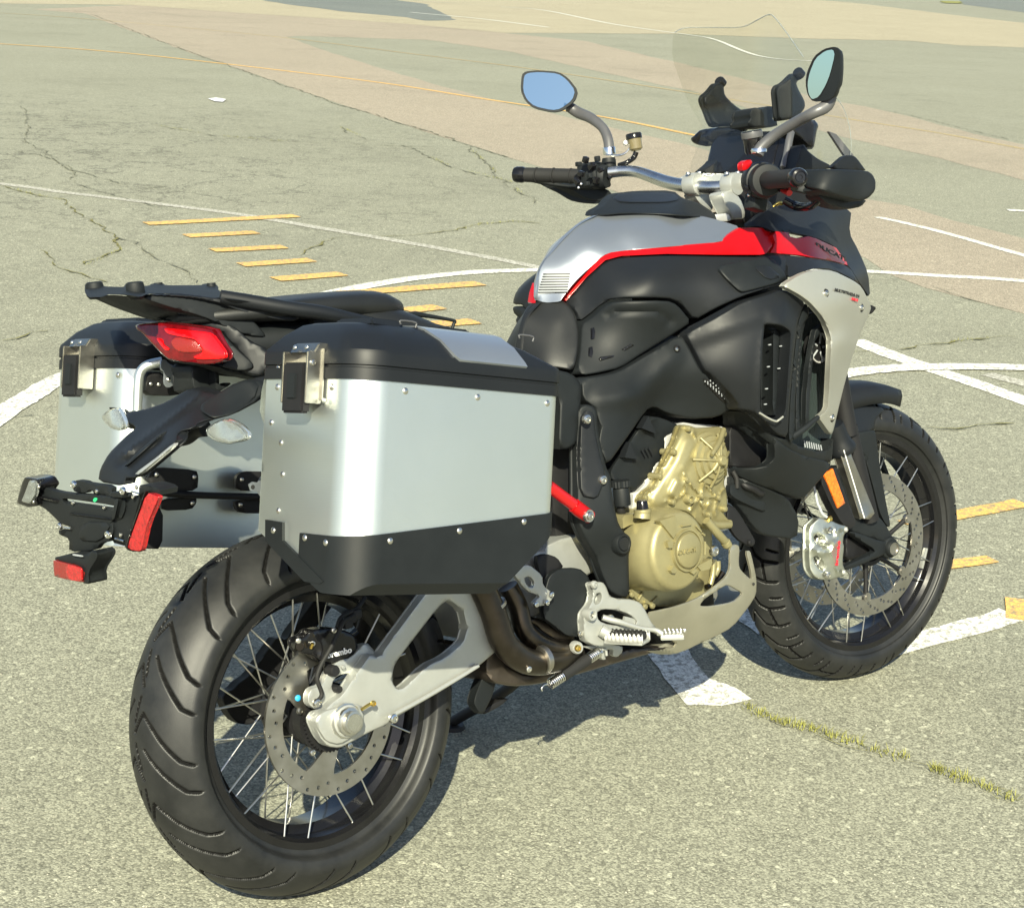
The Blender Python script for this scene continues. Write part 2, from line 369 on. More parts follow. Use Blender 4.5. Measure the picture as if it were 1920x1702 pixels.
def asphalt(name, lo, hi, tint_scale=.35, speck=1.0, crack=0.0, rough=.85):
    m = bpy.data.materials.new(name); m.use_nodes = True; n = m.node_tree; N = n.nodes; Lk = n.links.new; b = N['Principled BSDF']
    b.inputs['Roughness'].default_value = rough; b.inputs['Specular IOR Level'].default_value = .25
    geo = N.new('ShaderNodeNewGeometry'); pos = geo.outputs['Position']
    def noise(s, d=2, r=.5):
        t = N.new('ShaderNodeTexNoise'); t.inputs['Scale'].default_value = s; t.inputs['Detail'].default_value = d; t.inputs['Roughness'].default_value = r; Lk(pos, t.inputs[0]); return t.outputs[0]
    def rng_(x, a, b_, c, d):
        r = N.new('ShaderNodeMapRange'); r.inputs[1].default_value = a; r.inputs[2].default_value = b_; r.inputs[3].default_value = c; r.inputs[4].default_value = d; Lk(x, r.inputs[0]); return r.outputs[0]
    def vor(s, feat='F1', out='Distance'):
        t = N.new('ShaderNodeTexVoronoi'); t.feature = feat; t.inputs['Scale'].default_value = s; Lk(pos, t.inputs[0]); return t.outputs[out]
    def math_(op, a, b_):
        t = N.new('ShaderNodeMath'); t.operation = op
        for i, v in enumerate((a, b_)):
            if isinstance(v, (int, float)): t.inputs[i].default_value = v
            else: Lk(v, t.inputs[i])
        return t.outputs[0]
    big = rng_(noise(tint_scale, 6, .6), .3, .7, 0, 1); mid = rng_(noise(7, 4, .6), .3, .7, .95, 1.05)
    vc = vor(235, 'F1', 'Color'); sep = N.new('ShaderNodeSeparateColor'); Lk(vc, sep.inputs[0])
    stone = rng_(sep.outputs[0], 0, 1, 1-.40*speck, 1+.40*speck)
    vc2 = vor(105, 'F1', 'Color'); sep2 = N.new('ShaderNodeSeparateColor'); Lk(vc2, sep2.inputs[0])
    st2 = rng_(sep2.outputs[1], 0, 1, 1-.10*speck, 1+.10*speck)
    white = rng_(sep2.outputs[2], .965, .99, 0, .55*speck)
    d1 = vor(235); pit = rng_(d1, .5, .8, 1.0, .72)
    mx = N.new('ShaderNodeMix'); mx.data_type = 'RGBA'; mx.inputs[6].default_value = (*lo, 1); mx.inputs[7].default_value = (*hi, 1); Lk(big, mx.inputs[0])
    stain = rng_(noise(.8, 4, .6), .56, .66, 1.0, .91); grit = rng_(noise(26, 3, .6), .35, .65, .96, 1.04)
    k = math_('MULTIPLY', math_('MULTIPLY', math_('MULTIPLY', math_('MULTIPLY', stone, st2), math_('MULTIPLY', stain, grit)), mid), pit); k = math_('ADD', k, white)
    if crack:
        wv = N.new('ShaderNodeTexNoise'); wv.inputs['Scale'].default_value = 1.3; wv.inputs['Detail'].default_value = 5; wv.inputs['Roughness'].default_value = .65; Lk(pos, wv.inputs[0])
        va = N.new('ShaderNodeVectorMath'); va.operation = 'SCALE'; va.inputs['Scale'].default_value = 1.1; Lk(wv.outputs['Color'], va.inputs[0])
        vb = N.new('ShaderNodeVectorMath'); vb.operation = 'ADD'; Lk(pos, vb.inputs[0]); Lk(va.outputs[0], vb.inputs[1])
        v = N.new('ShaderNodeTexVoronoi'); v.feature = 'DISTANCE_TO_EDGE'; v.inputs['Scale'].default_value = 1.15; Lk(vb.outputs[0], v.inputs[0])
        v2 = N.new('ShaderNodeTexVoronoi'); v2.feature = 'DISTANCE_TO_EDGE'; v2.inputs['Scale'].default_value = 3.3; Lk(vb.outputs[0], v2.inputs[0])
        # crazing is confined to the worn strip left of the bay
        gm = N.new('ShaderNodeVectorMath'); gm.operation = 'DISTANCE'; gm.inputs[1].default_value = (3.4, 11.0, 0); Lk(pos, gm.inputs[0])
        area = rng_(math_('ADD', gm.outputs['Value'], math_('MULTIPLY', noise(.5, 3), 5.0)), 5.5, 9.5, 1.0, 0.0)
        c1 = math_('MULTIPLY', rng_(v.outputs[0], .006, .02, 1.0, 0.0), rng_(noise(2.2, 3), .35, .5, 0.25, 1))
        c2 = math_('MULTIPLY', rng_(v2.outputs[0], .01, .035, 1.0, 0.0), rng_(noise(1.1, 3), .38, .52, 0, 1))
        cc = math_('MULTIPLY', math_('MAXIMUM', c1, c2), math_('MULTIPLY', area, crack))
        k = math_('MULTIPLY', k, math_('SUBTRACT', 1.0, math_('MULTIPLY', cc, .42)))
    sc_ = N.new('ShaderNodeVectorMath'); sc_.operation = 'SCALE'; Lk(mx.outputs[2], sc_.inputs[0]); Lk(k, sc_.inputs['Scale'])
    Lk(sc_.outputs[0], b.inputs['Base Color'])
    bp = N.new('ShaderNodeBump'); bp.inputs['Strength'].default_value = .4; bp.inputs['Distance'].default_value = .003
    Lk(math_('MULTIPLY', d1, -1.0), bp.inputs['Height']); Lk(bp.outputs[0], b.inputs['Normal'])
    return m
MT['asphalt'] = asphalt('aged grey asphalt', (.238, .238, .182), (.268, .268, .208), crack=1.0)
MT['asphalt_tan'] = asphalt('tan asphalt', (.300, .262, .203), (.330, .286, .222))
MT['asphalt_sand'] = asphalt('sandy asphalt', (.34, .305, .218), (.375, .335, .24))
MT['asphalt_dark'] = asphalt('fresh dark asphalt', (.15, .165, .155), (.175, .19, .175))
def paint_mat(name, col, under=(.20, .19, .15), wear=.5):
    m = asphalt(name, col, tuple(c*1.06 for c in col), speck=.28, rough=.7); n = m.node_tree; N = n.nodes; b = N['Principled BSDF']
    src = b.inputs['Base Color'].links[0].from_socket
    geo = N.new('ShaderNodeNewGeometry'); t = N.new('ShaderNodeTexNoise'); t.inputs['Scale'].default_value = 55; t.inputs['Detail'].default_value = 6; t.inputs['Roughness'].default_value = .75; n.links.new(geo.outputs['Position'], t.inputs[0])
    r = N.new('ShaderNodeMapRange'); r.inputs[1].default_value = .52+(.5-wear)*.3; r.inputs[2].default_value = .60+(.5-wear)*.3; r.inputs[3].default_value = 0; r.inputs[4].default_value = .75; n.links.new(t.outputs[0], r.inputs[0])
    mx = N.new('ShaderNodeMix'); mx.data_type = 'RGBA'; n.links.new(r.outputs[0], mx.inputs[0]); n.links.new(src, mx.inputs[6]); mx.inputs[7].default_value = (*under, 1)
    n.links.new(mx.outputs[2], b.inputs['Base Color']); return m
MT['pwhite'] = paint_mat('white road paint', (.74, .74, .68), wear=.60)
MT['pwhite_old'] = paint_mat('worn white road paint', (.52, .51, .45), wear=.75)
MT['pyellow'] = paint_mat('yellow road paint', (.74, .44, .13), wear=.62)
MT['pyellow_old'] = paint_mat('worn yellow road paint', (.50, .37, .16), wear=.8)
MT['grass'] = mat('dry grass', (.22, .22, .05), .7, var=(30, .4, .05))
MT['moss'] = mat('moss and weeds in crack', (.16, .15, .055), .9, var=(60, .5, .03), bump=(200, 1, .004))
MT['crack'] = mat('open crack', (.15, .15, .105), .95, var=(40, .3, .02))

# ------------------------------------------------------------------ ground
def flatpoly(name, pts, h, m, kind='structure', jit=0.0, label=None, dn=0.25):
    P = [(q.x, q.y) for q in pts]
    if jit:
        P = dens(P, dn); P = [(p[0]+rng.normal()*jit, p[1]+rng.normal()*jit) for p in P]
    vs, fs = tri2d(P, [], [])
    o = mesh(name, [(p[0], p[1], h) for p in vs], fs, m, None, fix=False)
    me = o.data
    if len(me.polygons) and me.polygons[0].normal.z < 0: me.flip_normals()
    o['kind'] = kind
    if label: o['label'] = label
    return o
gv = []; gf = []
S = [-60, -20, -6, 8, 22, 60, 160, 420]
for y in [-60, -20, -6, 8, 22, 60, 160, 420]:
    for x in S: gv.append((x, y, 0))
for j in range(7):
    for i in range(7): a = j*8+i; gf.append((a, a+1, a+9, a+8))
g = mesh('ground', gv, gf, MT['asphalt'], fix=False); g['kind'] = 'structure'
def gp(*pts): return [G(p[0], p[1]) for p in pts]
# older tan and sandy surfacing at the far side, as sheets on the ground
flatpoly('tan_pavement', gp((60,18),(160,26),(350,97),(430,124),(650,200),(960,297),(1300,405),(1560,455),(1675,515),(1750,540),(1920,585),(2500,738),(2500,622),(1920,447),(1787,413),(1690,386),(1625,373),(1480,330),(1320,280),(1125,235),(925,188),(750,140),(600,92),(535,70),(560,68),(800,75),(960,98),(1100,130),(1300,172),(1560,252),(1700,283),(1870,325),(1920,338),(2500,480),(2500,398),(1920,272),(1830,252),(1700,218),(1620,200),(1560,190),(1400,150),(1265,117),(1100,78),(940,62),(760,45),(500,28),(250,10)), .0015, MT['asphalt_tan'], jit=.02, dn=.5)
flatpoly('sandy_pavement', gp((-700,-40),(-100,6),(250,10),(500,28),(760,45),(940,62),(1265,64),(1514,73),(1700,77),(1800,86),(1990,92),(2500,128),(2500,88),(1990,52),(1800,30),(1600,6),(1380,-12),(900,-20),(300,-12)), .003, MT['asphalt_sand'], jit=.05, dn=1.5)
flatpoly('dark_asphalt_patch', gp((490,2),(560,12),(640,22),(760,33),(800,40),(856,38),(822,22),(800,8),(700,-4),(560,-6)), .005, MT['asphalt_dark'], jit=.05, dn=1.0)
flatpoly('road', gp((1806,9),(1920,24),(2500,84),(2500,34),(1900,-18),(1780,-20)), .005, MT['asphalt_dark'], jit=0)
# paint
def line(name, pts, wpx, m, h=.004, jit=.0022):
    """pts: image sightings of the painted line's middle; wpx its width in metres"""
    c = [G(p[0], p[1]) for p in pts]; c = [Vector(v) for v in cr([tuple(v) for v in c], 8)] if len(c) > 2 else c
    L = []; Rr = []
    for i, p in enumerate(c):
        t = (c[min(i+1, len(c)-1)]-c[max(i-1, 0)]).normalized(); n_ = Vector((-t.y, t.x, 0))*wpx/2; L.append(p+n_); Rr.append(p-n_)
    return flatpoly(name, L+Rr[::-1], h, m, jit=jit, dn=.08 if (c[0]-c[-1]).length < 12 else .6)
line('white_line', [(-260,960),(0,780),(60,742),(130,705),(330,640),(470,595),(600,556),(700,535),(800,520),(900,511),(1010,507),(1180,503),(1400,505),(1600,509),(1760,518),(1920,528),(2400,572)], .10, MT['pwhite'])
line('white_line', [(-420,300),(0,345),(110,360),(260,378),(450,403),(600,428),(800,462),(1000,500),(1200,548),(1420,600),(1610,645)], .085, MT['pwhite_old'], .0025)
line('white_line', [(1600,638),(1660,662),(1740,690),(1920,752),(2400,925)], .115, MT['pwhite'], .003)
line('white_line', [(1440,735),(1560,707),(1650,694),(1740,690),(1920,691),(2400,706)], .115, MT['pwhite'], .006)
line('white_line', [(1850,702),(1890,712),(1990,738)], .09, MT['pwhite_old'], .0025)
line('white_line', [(1645,408),(1700,420),(1780,440),(1920,480),(2400,615)], .075, MT['pwhite'])
line('white_line', [(1890,395),(1990,400)], .10, MT['pwhite'])
line('white_line', [(940,14),(1020,20),(1150,46),(1290,66),(1340,75),(1420,105),(1520,115),(1570,110)], .10, MT['pwhite'], .007)
line('white_line', [(760,0),(860,8),(1000,16)], .10, MT['pwhite_old'], .007)
line('white_line', [(770,24),(900,36),(1028,52)], .12, MT['pwhite'], .007)
line('yellow_line', [(-420,60),(0,83),(200,97),(400,118),(700,154),(900,185),(1130,220),(1320,258)], .085, MT['pyellow'], .004)
line('yellow_line', [(-420,4),(0,25),(160,36),(340,52),(540,72),(760,100),(960,125),(1200,160),(1400,192),(1600,225),(1760,250),(1920,280),(2400,372)], .085, MT['pyellow_old'], .003)
for a, b in (((275,421),(556,406)), ((349,444),(482,437)), ((399,471),(534,464)), ((451,498),(585,489)), ((516,525),(643,515)), ((640,552),(900,533)), ((760,584),(826,577)), ((780,612),(893,604))):
    line('yellow_dash', [a, b], .115, MT['pyellow'], .0055)
line('yellow_dash', [(1700,985),(1920,944)], .075, MT['pyellow'], .0045)
line('yellow_dash', [(1690,1072),(1862,1050)], .06, MT['pyellow'], .0045)
line('yellow_dash', [(1885,1141),(2010,1156)], .16, MT['pyellow'], .0045)
# fat white arrow limbs below the machine
flatpoly('white_marking', gp((1660,1205),(1876,1141),(1920,1166),(1760,1208),(1660,1236)), .003, MT['pwhite'], jit=.003, dn=.05)
flatpoly('white_marking', gp((1225,1200),(1212,1225),(1285,1322),(1350,1324),(1413,1312),(1380,1290),(1330,1272),(1300,1235),(1260,1170)), .003, MT['pwhite'], jit=.003, dn=.05)
flatpoly('white_marking', gp((1376,1130),(1385,1165),(1425,1192),(1455,1180),(1440,1130)), .003, MT['pwhite'], jit=.003, dn=.05)
# cracks with weeds
def crackline(pts, wd, m, name='crack', kind='structure', h=.0065):
    c = [G(p[0], p[1]) for p in pts]; q = []
    for i in range(len(c)-1):
        n_ = max(2, int((c[i+1]-c[i]).length/.05))
        for k in range(n_): q.append(c[i].lerp(c[i+1], k/n_))
    off = 0; L = []; Rr = []
    for i, p in enumerate(q):
        t = (q[min(i+1, len(q)-1)]-q[max(i-1, 0)]).normalized(); n_ = Vector((-t.y, t.x, 0)); off = off*.85+rng.normal()*.012; ww = wd*(.12+.9*rng.random()**2)
        L.append(p+n_*(off+ww/2)); Rr.append(p+n_*(off-ww/2))
    V = [(p.x, p.y, h) for p in L]+[(p.x, p.y, h) for p in Rr]; n_ = len(L)
    o = mesh(name, V, [(i, i+1, n_+i+1, n_+i) for i in range(n_-1)], m, fix=False); o['kind'] = kind
    if o.data.polygons[0].normal.z < 0: o.data.flip_normals()
    return q
moss = []
moss += crackline([(290,235),(400,255),(520,265),(660,270),(760,275),(880,278),(960,350),(1010,385)], .022, MT['crack'])
moss += crackline([(640,240),(690,262),(760,274),(850,315),(930,335),(1000,352)], .02, MT['crack'])
moss += crackline([(560,480),(600,455),(640,447),(740,443),(850,435),(900,422),(960,417),(1030,420)], .02, MT['moss'])
moss += crackline([(0,350),(60,365),(110,375),(160,418),(215,440),(225,470),(160,500)], .02, MT['moss'])
crackline([(215,440),(260,455),(300,490),(345,512),(375,535)], .018, MT['crack'])
crackline([(70,470),(110,500),(150,515),(200,535)], .02, MT['moss'])
crackline([(40,200),(60,270),(110,310),(150,345),(230,370),(300,395)], .016, MT['crack'])
crackline([(40,285),(100,300),(180,330),(250,355),(330,350)], .016, MT['crack'])
crackline([(0,640),(60,625),(120,620)], .018, MT['moss'])
moss += crackline([(1600,663),(1640,659),(1710,658),(1760,647),(1800,640),(1850,635),(1920,630)], .022, MT['moss'])
moss += crackline([(1735,800),(1790,803),(1850,796),(1920,792)], .02, MT['moss'])
crackline([(1745,538),(1790,550),(1830,563),(1905,582)], .014, MT['crack'])
crackline([(0,790),(90,775)], .012, MT['crack'])
crackline([(1640,205),(1700,215),(1800,240),(1920,268)], .02, MT['crack'])
crackline([(170,27),(350,97),(650,200),(960,297)], .03, MT['crack'])
crackline([(100,20),(400,32),(600,47),(760,52),(930,60)], .05, MT['crack'])
dry = crackline([(1405,1330),(1450,1352),(1500,1365),(1545,1378),(1590,1392),(1640,1408),(1690,1422),(1740,1438),(1770,1452),(1810,1466),(1860,1484),(1920,1510)], .004, MT['moss'])
# grass tufts
V = []; F = []
def blade(p, h, lean_, az, wd):
    b = len(V); s_ = Vector((-math.sin(az), math.cos(az), 0))*wd; d = Vector((math.cos(az), math.sin(az), 0))
    V.extend([p-s_, p+s_, p+d*lean_*.5+Vector((0, 0, h*.6))+s_*.6, p+d*lean_*.5+Vector((0, 0, h*.6))-s_*.6, p+d*lean_+Vector((0, 0, h))]); F.extend([(b, b+1, b+2, b+3), (b+3, b+2, b+4)])
def strew(q, dens_, H, clump):
    for i, p in enumerate(q):
        if clump(i): 
            for _ in range(int(dens_*(.4+rng.random()))):
                pp = Vector((p.x+rng.normal()*.010, p.y+rng.normal()*.010, .004)); blade(pp, H*(.3+rng.random()), H*(.3+1.3*rng.random()), rng.random()*6.28, .0011)
cl = lambda i: (math.sin(i*.37)+math.sin(i*.13+1)*.8) > -.55
strew(dry, 34, .013, cl)
strew(moss, 7, .013, lambda i: math.sin(i*.3)+math.sin(i*.11) > .3)
go = mesh('grass', V, F, MT['grass'], fix=False); tag(go, 'dry yellow green grass tufts growing along cracks in the asphalt', 'grass', kind='stuff')
vv = flatpoly('verge', gp((1762,3),(1800,4),(1806,8),(1770,7)), .03, MT['grass'], jit=.1, dn=.6)
lit = flatpoly('paper_scrap', gp((390,187),(405,185),(424,188),(418,193),(403,192)), .01, MT['white'], kind='', jit=0); del lit['kind']
tag(lit, 'small white scrap of paper lying flat on the cracked grey asphalt', 'litter')
# loose grit lying on the near asphalt
V = []; F = []
for _ in range(5200):
    p = G(rng.uniform(-60, 1980), 500+1240*rng.random()**.6); r_ = .0008+.0022*rng.random()**3; b = len(V); a = rng.random()*6.28
    for k in range(4): V.append((p.x+r_*math.cos(a+k*1.57)*(.7+.6*rng.random()), p.y+r_*math.sin(a+k*1.57)*(.7+.6*rng.random()), .0002))
    V.append((p.x, p.y, r_*(.6+.5*rng.random()))); F += [(b, b+1, b+4), (b+1, b+2, b+4), (b+2, b+3, b+4), (b+3, b, b+4)]
MT['grit'] = mat('loose grit', (.30, .29, .24), .9, var=(3, .6, .05))
go2 = mesh('grit', V, F, MT['grit'], fix=False); tag(go2, 'tiny loose stones and sand scattered over the asphalt', 'grit', kind='stuff')

# ================================================================== motorcycle
bike = bpy.data.objects.new('motorcycle', None); COL.objects.link(bike); bike.matrix_world = BIKE; bike.empty_display_size = .2
tag(bike, 'silver, red and black adventure touring motorcycle leaning on its side stand', 'motorcycle')

# ------------------------------------------------------------------ wheels
def seg_groove(S, Vv, segs, period, hw):
    """depth mask of grooves on (S, V) grid; S wraps with period"""
    out = np.zeros_like(S)
    for line_, wd in segs:
        for i in range(len(line_)-1):
            (s0, v0), (s1, v1) = line_[i], line_[i+1]
            for k in (-1, 0, 1, 2):
                ds, dv = s1-s0, v1-v0; ps = (S % period)-(s0-k*period+period*0); pv = Vv-v0
                t = np.clip((ps*ds+pv*dv)/(ds*ds+dv*dv), 0, 1); d = np.hypot(ps-t*ds, pv-t*dv)
                out = np.maximum(out, np.clip((wd-d)/.0022+.5, 0, 1))
    return out
def tyre(name, R, w, rb, wb, nT, segs, per, parent, depth=.006, crown=.095):
    # profile by arc: crown, shoulder, sidewall, bead
    prof = []; wsh = w/2-.002
    amax = math.asin(min(wsh*.93/crown, .98))
    nc = 84
    for i in range(nc+1):
        a = -amax+2*amax*i/nc; prof.append((crown*math.sin(a), R-crown*(1-math.cos(a)), crown*a))
    y1, r1, s1 = prof[-1]
    side = []
    ym = w/2
    ctrl = [(y1, r1), (ym*.995, r1-.012), (ym*1.0, r1-.026), (ym*.93, (r1+rb)/2-.008), (wb+.010, rb+.014), (wb+.004, rb+.004), (wb-.004, rb-.004)]
    cc = cr(ctrl, 4)[1:]; sacc = s1; prev = (y1, r1)
    for c in cc:
        sacc += math.hypot(c[0]-prev[0], c[1]-prev[1]); prev = (c[0], c[1]); side.append((c[0], c[1], sacc))
    prof = [(-a, b, -c) for a, b, c in side[::-1]]+prof+side
    Pp = np.array(prof); m_ = len(Pp); th = np.arange(nT)*2*np.pi/nT
    S = (th*R)[:, None]+0*Pp[None, :, 2]; Vv = Pp[None, :, 2]+0*th[:, None]
    period = 2*np.pi*R/per
    g1 = seg_groove(S, -Vv, segs, period, .0016)*(Vv < .012)
    g2 = seg_groove(S+period*.5, Vv, segs, period, .0016)*(Vv > -.012)
    gr = np.maximum(g1, g2)*(np.abs(Vv) < s1+.022)
    fade = np.clip((s1+.022-np.abs(Vv))/.012, 0, 1); gr = gr*fade*depth
    # moulding rings on the sidewall
    ring = .0008*(np.abs(np.abs(Vv)-(s1+.036)) < .0022)
    nrm = np.gradient(Pp[:, :2], axis=0); nrm = np.stack([-nrm[:, 1], nrm[:, 0]], 1); nrm /= np.linalg.norm(nrm, axis=1)[:, None]
    nrm *= np.sign((nrm[:, 1]*(Pp[:, 1]-(R-.06))+nrm[:, 0]*Pp[:, 0]))[:, None]
    dd = -gr+ring
    y = Pp[None, :, 0]+nrm[None, :, 0]*dd; r = Pp[None, :, 1]+nrm[None, :, 1]*dd
    # theta 0 = front, increases over the top to the back
    X = np.cos(th)[:, None]*r; Z = np.sin(th)[:, None]*r
    V = np.stack([X, y, Z], -1).reshape(-1, 3)
    i = np.arange(nT)[:, None]; j = np.arange(m_-1)[None, :]; i2 = (i+1) % nT
    F = np.stack([i*m_+j, i2*m_+j, i2*m_+j+1, i*m_+j+1], -1).reshape(-1, 4)
    me = bpy.data.meshes.new(name); me.vertices.add(len(V)); me.vertices.foreach_set('co', V.ravel().astype(np.float32))
    me.loops.add(F.size); me.loops.foreach_set('vertex_index', F.ravel().astype(np.int32)); me.polygons.add(len(F)); me.polygons.foreach_set('loop_start', np.arange(0, F.size, 4, dtype=np.int32)); me.polygons.foreach_set('loop_total', np.full(len(F), 4, np.int32))
    me.update(calc_edges=True); me.validate()
    bm = bmesh.new(); bm.from_mesh(me); bmesh.ops.recalc_face_normals(bm, faces=bm.faces); bm.to_mesh(me); bm.free()
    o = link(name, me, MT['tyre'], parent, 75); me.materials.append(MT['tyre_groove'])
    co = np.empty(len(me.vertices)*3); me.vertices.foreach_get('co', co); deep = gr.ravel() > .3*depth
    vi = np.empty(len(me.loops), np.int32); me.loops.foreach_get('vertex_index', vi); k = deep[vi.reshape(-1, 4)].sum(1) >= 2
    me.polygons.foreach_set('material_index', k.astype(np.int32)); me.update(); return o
REAR_G = [([(.034, -.006), (.000, .014), (.020, .034), (.052, .060), (.080, .084), (.090, .104)], .0023),
          ([(.060, .018), (.082, .036), (.112, .062), (.138, .084), (.146, .104)], .0023),
          ([(.052, -.004), (.094, .006)], .0018)]
REAR_G = [(l, w_) for l, w_ in REAR_G if w_ > 0]
FRONT_G = [([(.000, .004), (.034, .022), (.046, .040), (.052, .074)], .0030), ([(.052, .002), (.086, .020), (.098, .046), (.102, .070)], .0028), ([(.046, .040), (.098, .046)], .0018), ([(.020, .050), (.026, .074)], .0020)]
def ringprof(name, prof, m, parent, seg=96, closed=True, sharp=35):
    n = len(prof); V = []; F = []
    for k in range(seg):
        a = 2*math.pi*k/seg
        for y, r in prof: V.append((r*math.cos(a), y, r*math.sin(a)))
    for k in range(seg):
        for j in range(n if closed else n-1): F.append((k*n+j, ((k+1) % seg)*n+j, ((k+1) % seg)*n+(j+1) % n, k*n+(j+1) % n))
    return mesh(name, V, F, m, parent, sharp)
def disc(name, ro, ri, holes, y, t, parent, m, windows=(), arms=None, rot0=0.0):
    """brake disc in the wheel plane; holes: list of (r, angle, radius)"""
    out = [(ro*math.cos(a), ro*math.sin(a)) for a in np.linspace(0, 2*np.pi, 96, endpoint=False)]
    hs = [[(r*math.cos(a)+q*math.cos(b), r*math.sin(a)+q*math.sin(b)) for b in np.linspace(0, 2*np.pi, 8, endpoint=False)] for r, a, q in holes]
    if arms is None: hs.append([(ri*math.cos(a), ri*math.sin(a)) for a in np.linspace(0, 2*np.pi, 72, endpoint=False)])
    else: hs += [list(p) for p in arms]
    vs, fs = tri2d(out, hs, [])
    fr = [(p[0], y-t/2, p[1]) for p in vs]; bk = [(p[0], y+t/2, p[1]) for p in vs]
    V, F = solid(vs, fs, fr, bk); return mesh(name, V, F, m, parent, 30)
cyl_me = None
def rod(name, a, b, r, m, parent):
    """straight spoke as a scaled copy of one mesh"""
    global cyl_me
    key = name+m.name
    if key not in BOLTS:
        V = []; F = []; s_ = 8
        for k in range(s_):
            an = 2*math.pi*k/s_; V += [(math.cos(an), math.sin(an), 0), (math.cos(an), math.sin(an), 1)]
        for k in range(s_): F.append((2*k, 2*((k+1) % s_), 2*((k+1) % s_)+1, 2*k+1))
        F += [tuple(2*k for k in range(s_))[::-1], tuple(2*k+1 for k in range(s_))]
        me = bpy.data.meshes.new(name); me.from_pydata(V, [], F); me.materials.append(m); BOLTS[key] = me
    a = Vector(a); b = Vector(b); o = link(name, BOLTS[key], None, parent); o.matrix_local = frame(a, b-a) @ Matrix.Diagonal((r, r, (b-a).length, 1)); return o
def wheel(label, R, w, rb, wb, nsp, M, front):
    rim = ringprof('wheel', [(-wb-.006, rb+.006), (-wb-.006, rb-.006), (-wb+.001, rb-.012), (-wb+.012, rb-.013), (-wb*.62, rb-.016), (-wb*.45, rb-.030), (wb*.45, rb-.030), (wb*.62, rb-.016), (wb-.012, rb-.013), (wb-.001, rb-.012), (wb+.006, rb-.006), (wb+.006, rb+.006), (wb-.008, rb+.004), (wb*.6, rb-.008), (wb*.35, rb-.021), (-wb*.35, rb-.021), (-wb*.6, rb-.008), (-wb+.008, rb+.004)], MT['gloss'], bike, 120)
    rim.matrix_local = M; rim['label'] = label
    per = 13 if not front else 17
    tyre('tyre', R, w, rb, wb, 1400, FRONT_G if front else REAR_G, per, rim, depth=.0075, crown=.095 if not front else .066)
    hubp = [(-.062, .020), (-.062, .030), (-.050, .034), (-.048, .052), (-.040, .054), (-.036, .036), (0, .030), (.036, .036), (.040, .054), (.048, .052), (.050, .034), (.062, .030), (.062, .020)]
    ringprof('hub', [(a*.9, b) for a, b in hubp]+[(.05, .012), (-.05, .012)], MT['black'], rim, 40)
    for s_ in (-1, 1):
        for k in range(nsp//2):
            base = 2*math.pi*k/(nsp//2)+(0 if s_ < 0 else math.pi/nsp*2); tw = R_(46)*(1 if k % 2 else -1); pinch = R_(3.2)*(1 if k % 2 else -1)
            a1 = base-pinch; a0 = base+tw*.72
            y0 = s_*.040; y1_ = s_*(wb-.004); r0 = .050; r1 = rb-.010
            A = (r0*math.cos(a0), y0, r0*math.sin(a0)); B_ = (r1*math.cos(a1), y1_, r1*math.sin(a1))
            rod('spoke', A, B_, .0016, MT['zinc'], rim)
            u = (Vector(A)-Vector(B_)).normalized()
            bolt(Vector(((rb-.004)*math.cos(a1), s_*(wb+.004), (rb-.004)*math.sin(a1))), (0, s_, 0), .0034, MT['zinc'], rim, 'spoke_nipple')
    return rim
RW = Matrix.Translation((0, 0, .318))
rw = wheel('rear wheel with black rim and wide road tyre', .318, .172, .222, .060, 36, RW, False)
ST = R_(-9.2); rk = R_(24.7); ax_ = Vector((-math.sin(rk), 0, math.cos(rk))); A0 = Vector((1.677, 0, 0))
STEER = Matrix.Translation(A0) @ Matrix.Rotation(ST, 4, ax_) @ Matrix.Translation(-A0)
FW = STEER @ Matrix.Translation((1.572, 0, .325))
fw = wheel('front wheel with black rim behind the fork', .325, .122, .246, .042, 40, FW, True)
# rear disc: one piece with swirling arms
dh = [(.1235-.013*((i*2) % 3 == 0)-.004*(i % 3 == 1), 2*math.pi*i/30, .0038) for i in range(30)]
dh = []
for i in range(36):
    dh.append(((.125, .118, .111)[i % 3], 2*math.pi*i/36, .0036))
wins = []
for k in range(3):
    b = 2*math.pi*k/3+.3; o_ = []
    for i in range(14): a = b+R_(8)+R_(88)*i/13; o_.append((.098*math.cos(a), .098*math.sin(a)))
    for i in range(14): a = b+R_(112)-R_(88)*i/13-R_(10); r_ = .050; o_.append((r_*math.cos(a+R_(14)), r_*math.sin(a+R_(14))))
    wins.append(chaikin(o_, 1, .2))
wins.append([(.030*math.cos(a), .030*math.sin(a)) for a in np.linspace(0, 2*np.pi, 32, endpoint=False)])
disc('brake_disc', .1325, .1, dh, -.090, .005, rw, MT['steel'], arms=wins)
# toothed sensor ring and carrier
tr_ = []
for i in range(96):
    a = 2*math.pi*i/96; r_ = .058 if i % 2 else .054; tr_.append((r_*math.cos(a), r_*math.sin(a)))
vs, fs = tri2d(tr_, [[(.036*math.cos(a), .036*math.sin(a)) for a in np.linspace(0, 2*np.pi, 32, endpoint=False)]], [])
V, F = solid(vs, fs, [(p[0], -.098, p[1]) for p in vs], [(p[0], -.094, p[1]) for p in vs]); mesh('sensor_ring', V, F, MT['black'], rw, 30)
ringprof('disc_carrier', [(-.088, .030), (-.088, .060), (-.060, .056), (-.060, .030)], MT['black'], rw, 40)
for k in range(5):
    a = 2*math.pi*k/5+.2; bolt((.066*math.cos(a), -.0930, .066*math.sin(a)), (0, -1, 0), .006, MT['zinc'], rw)
bolt((-.098*math.cos(R_(30))*.72, -.0935, .098*math.sin(R_(30))*1.02), (0, -1, 0), .0055, MT['blue'], rw, 'blue_dot')
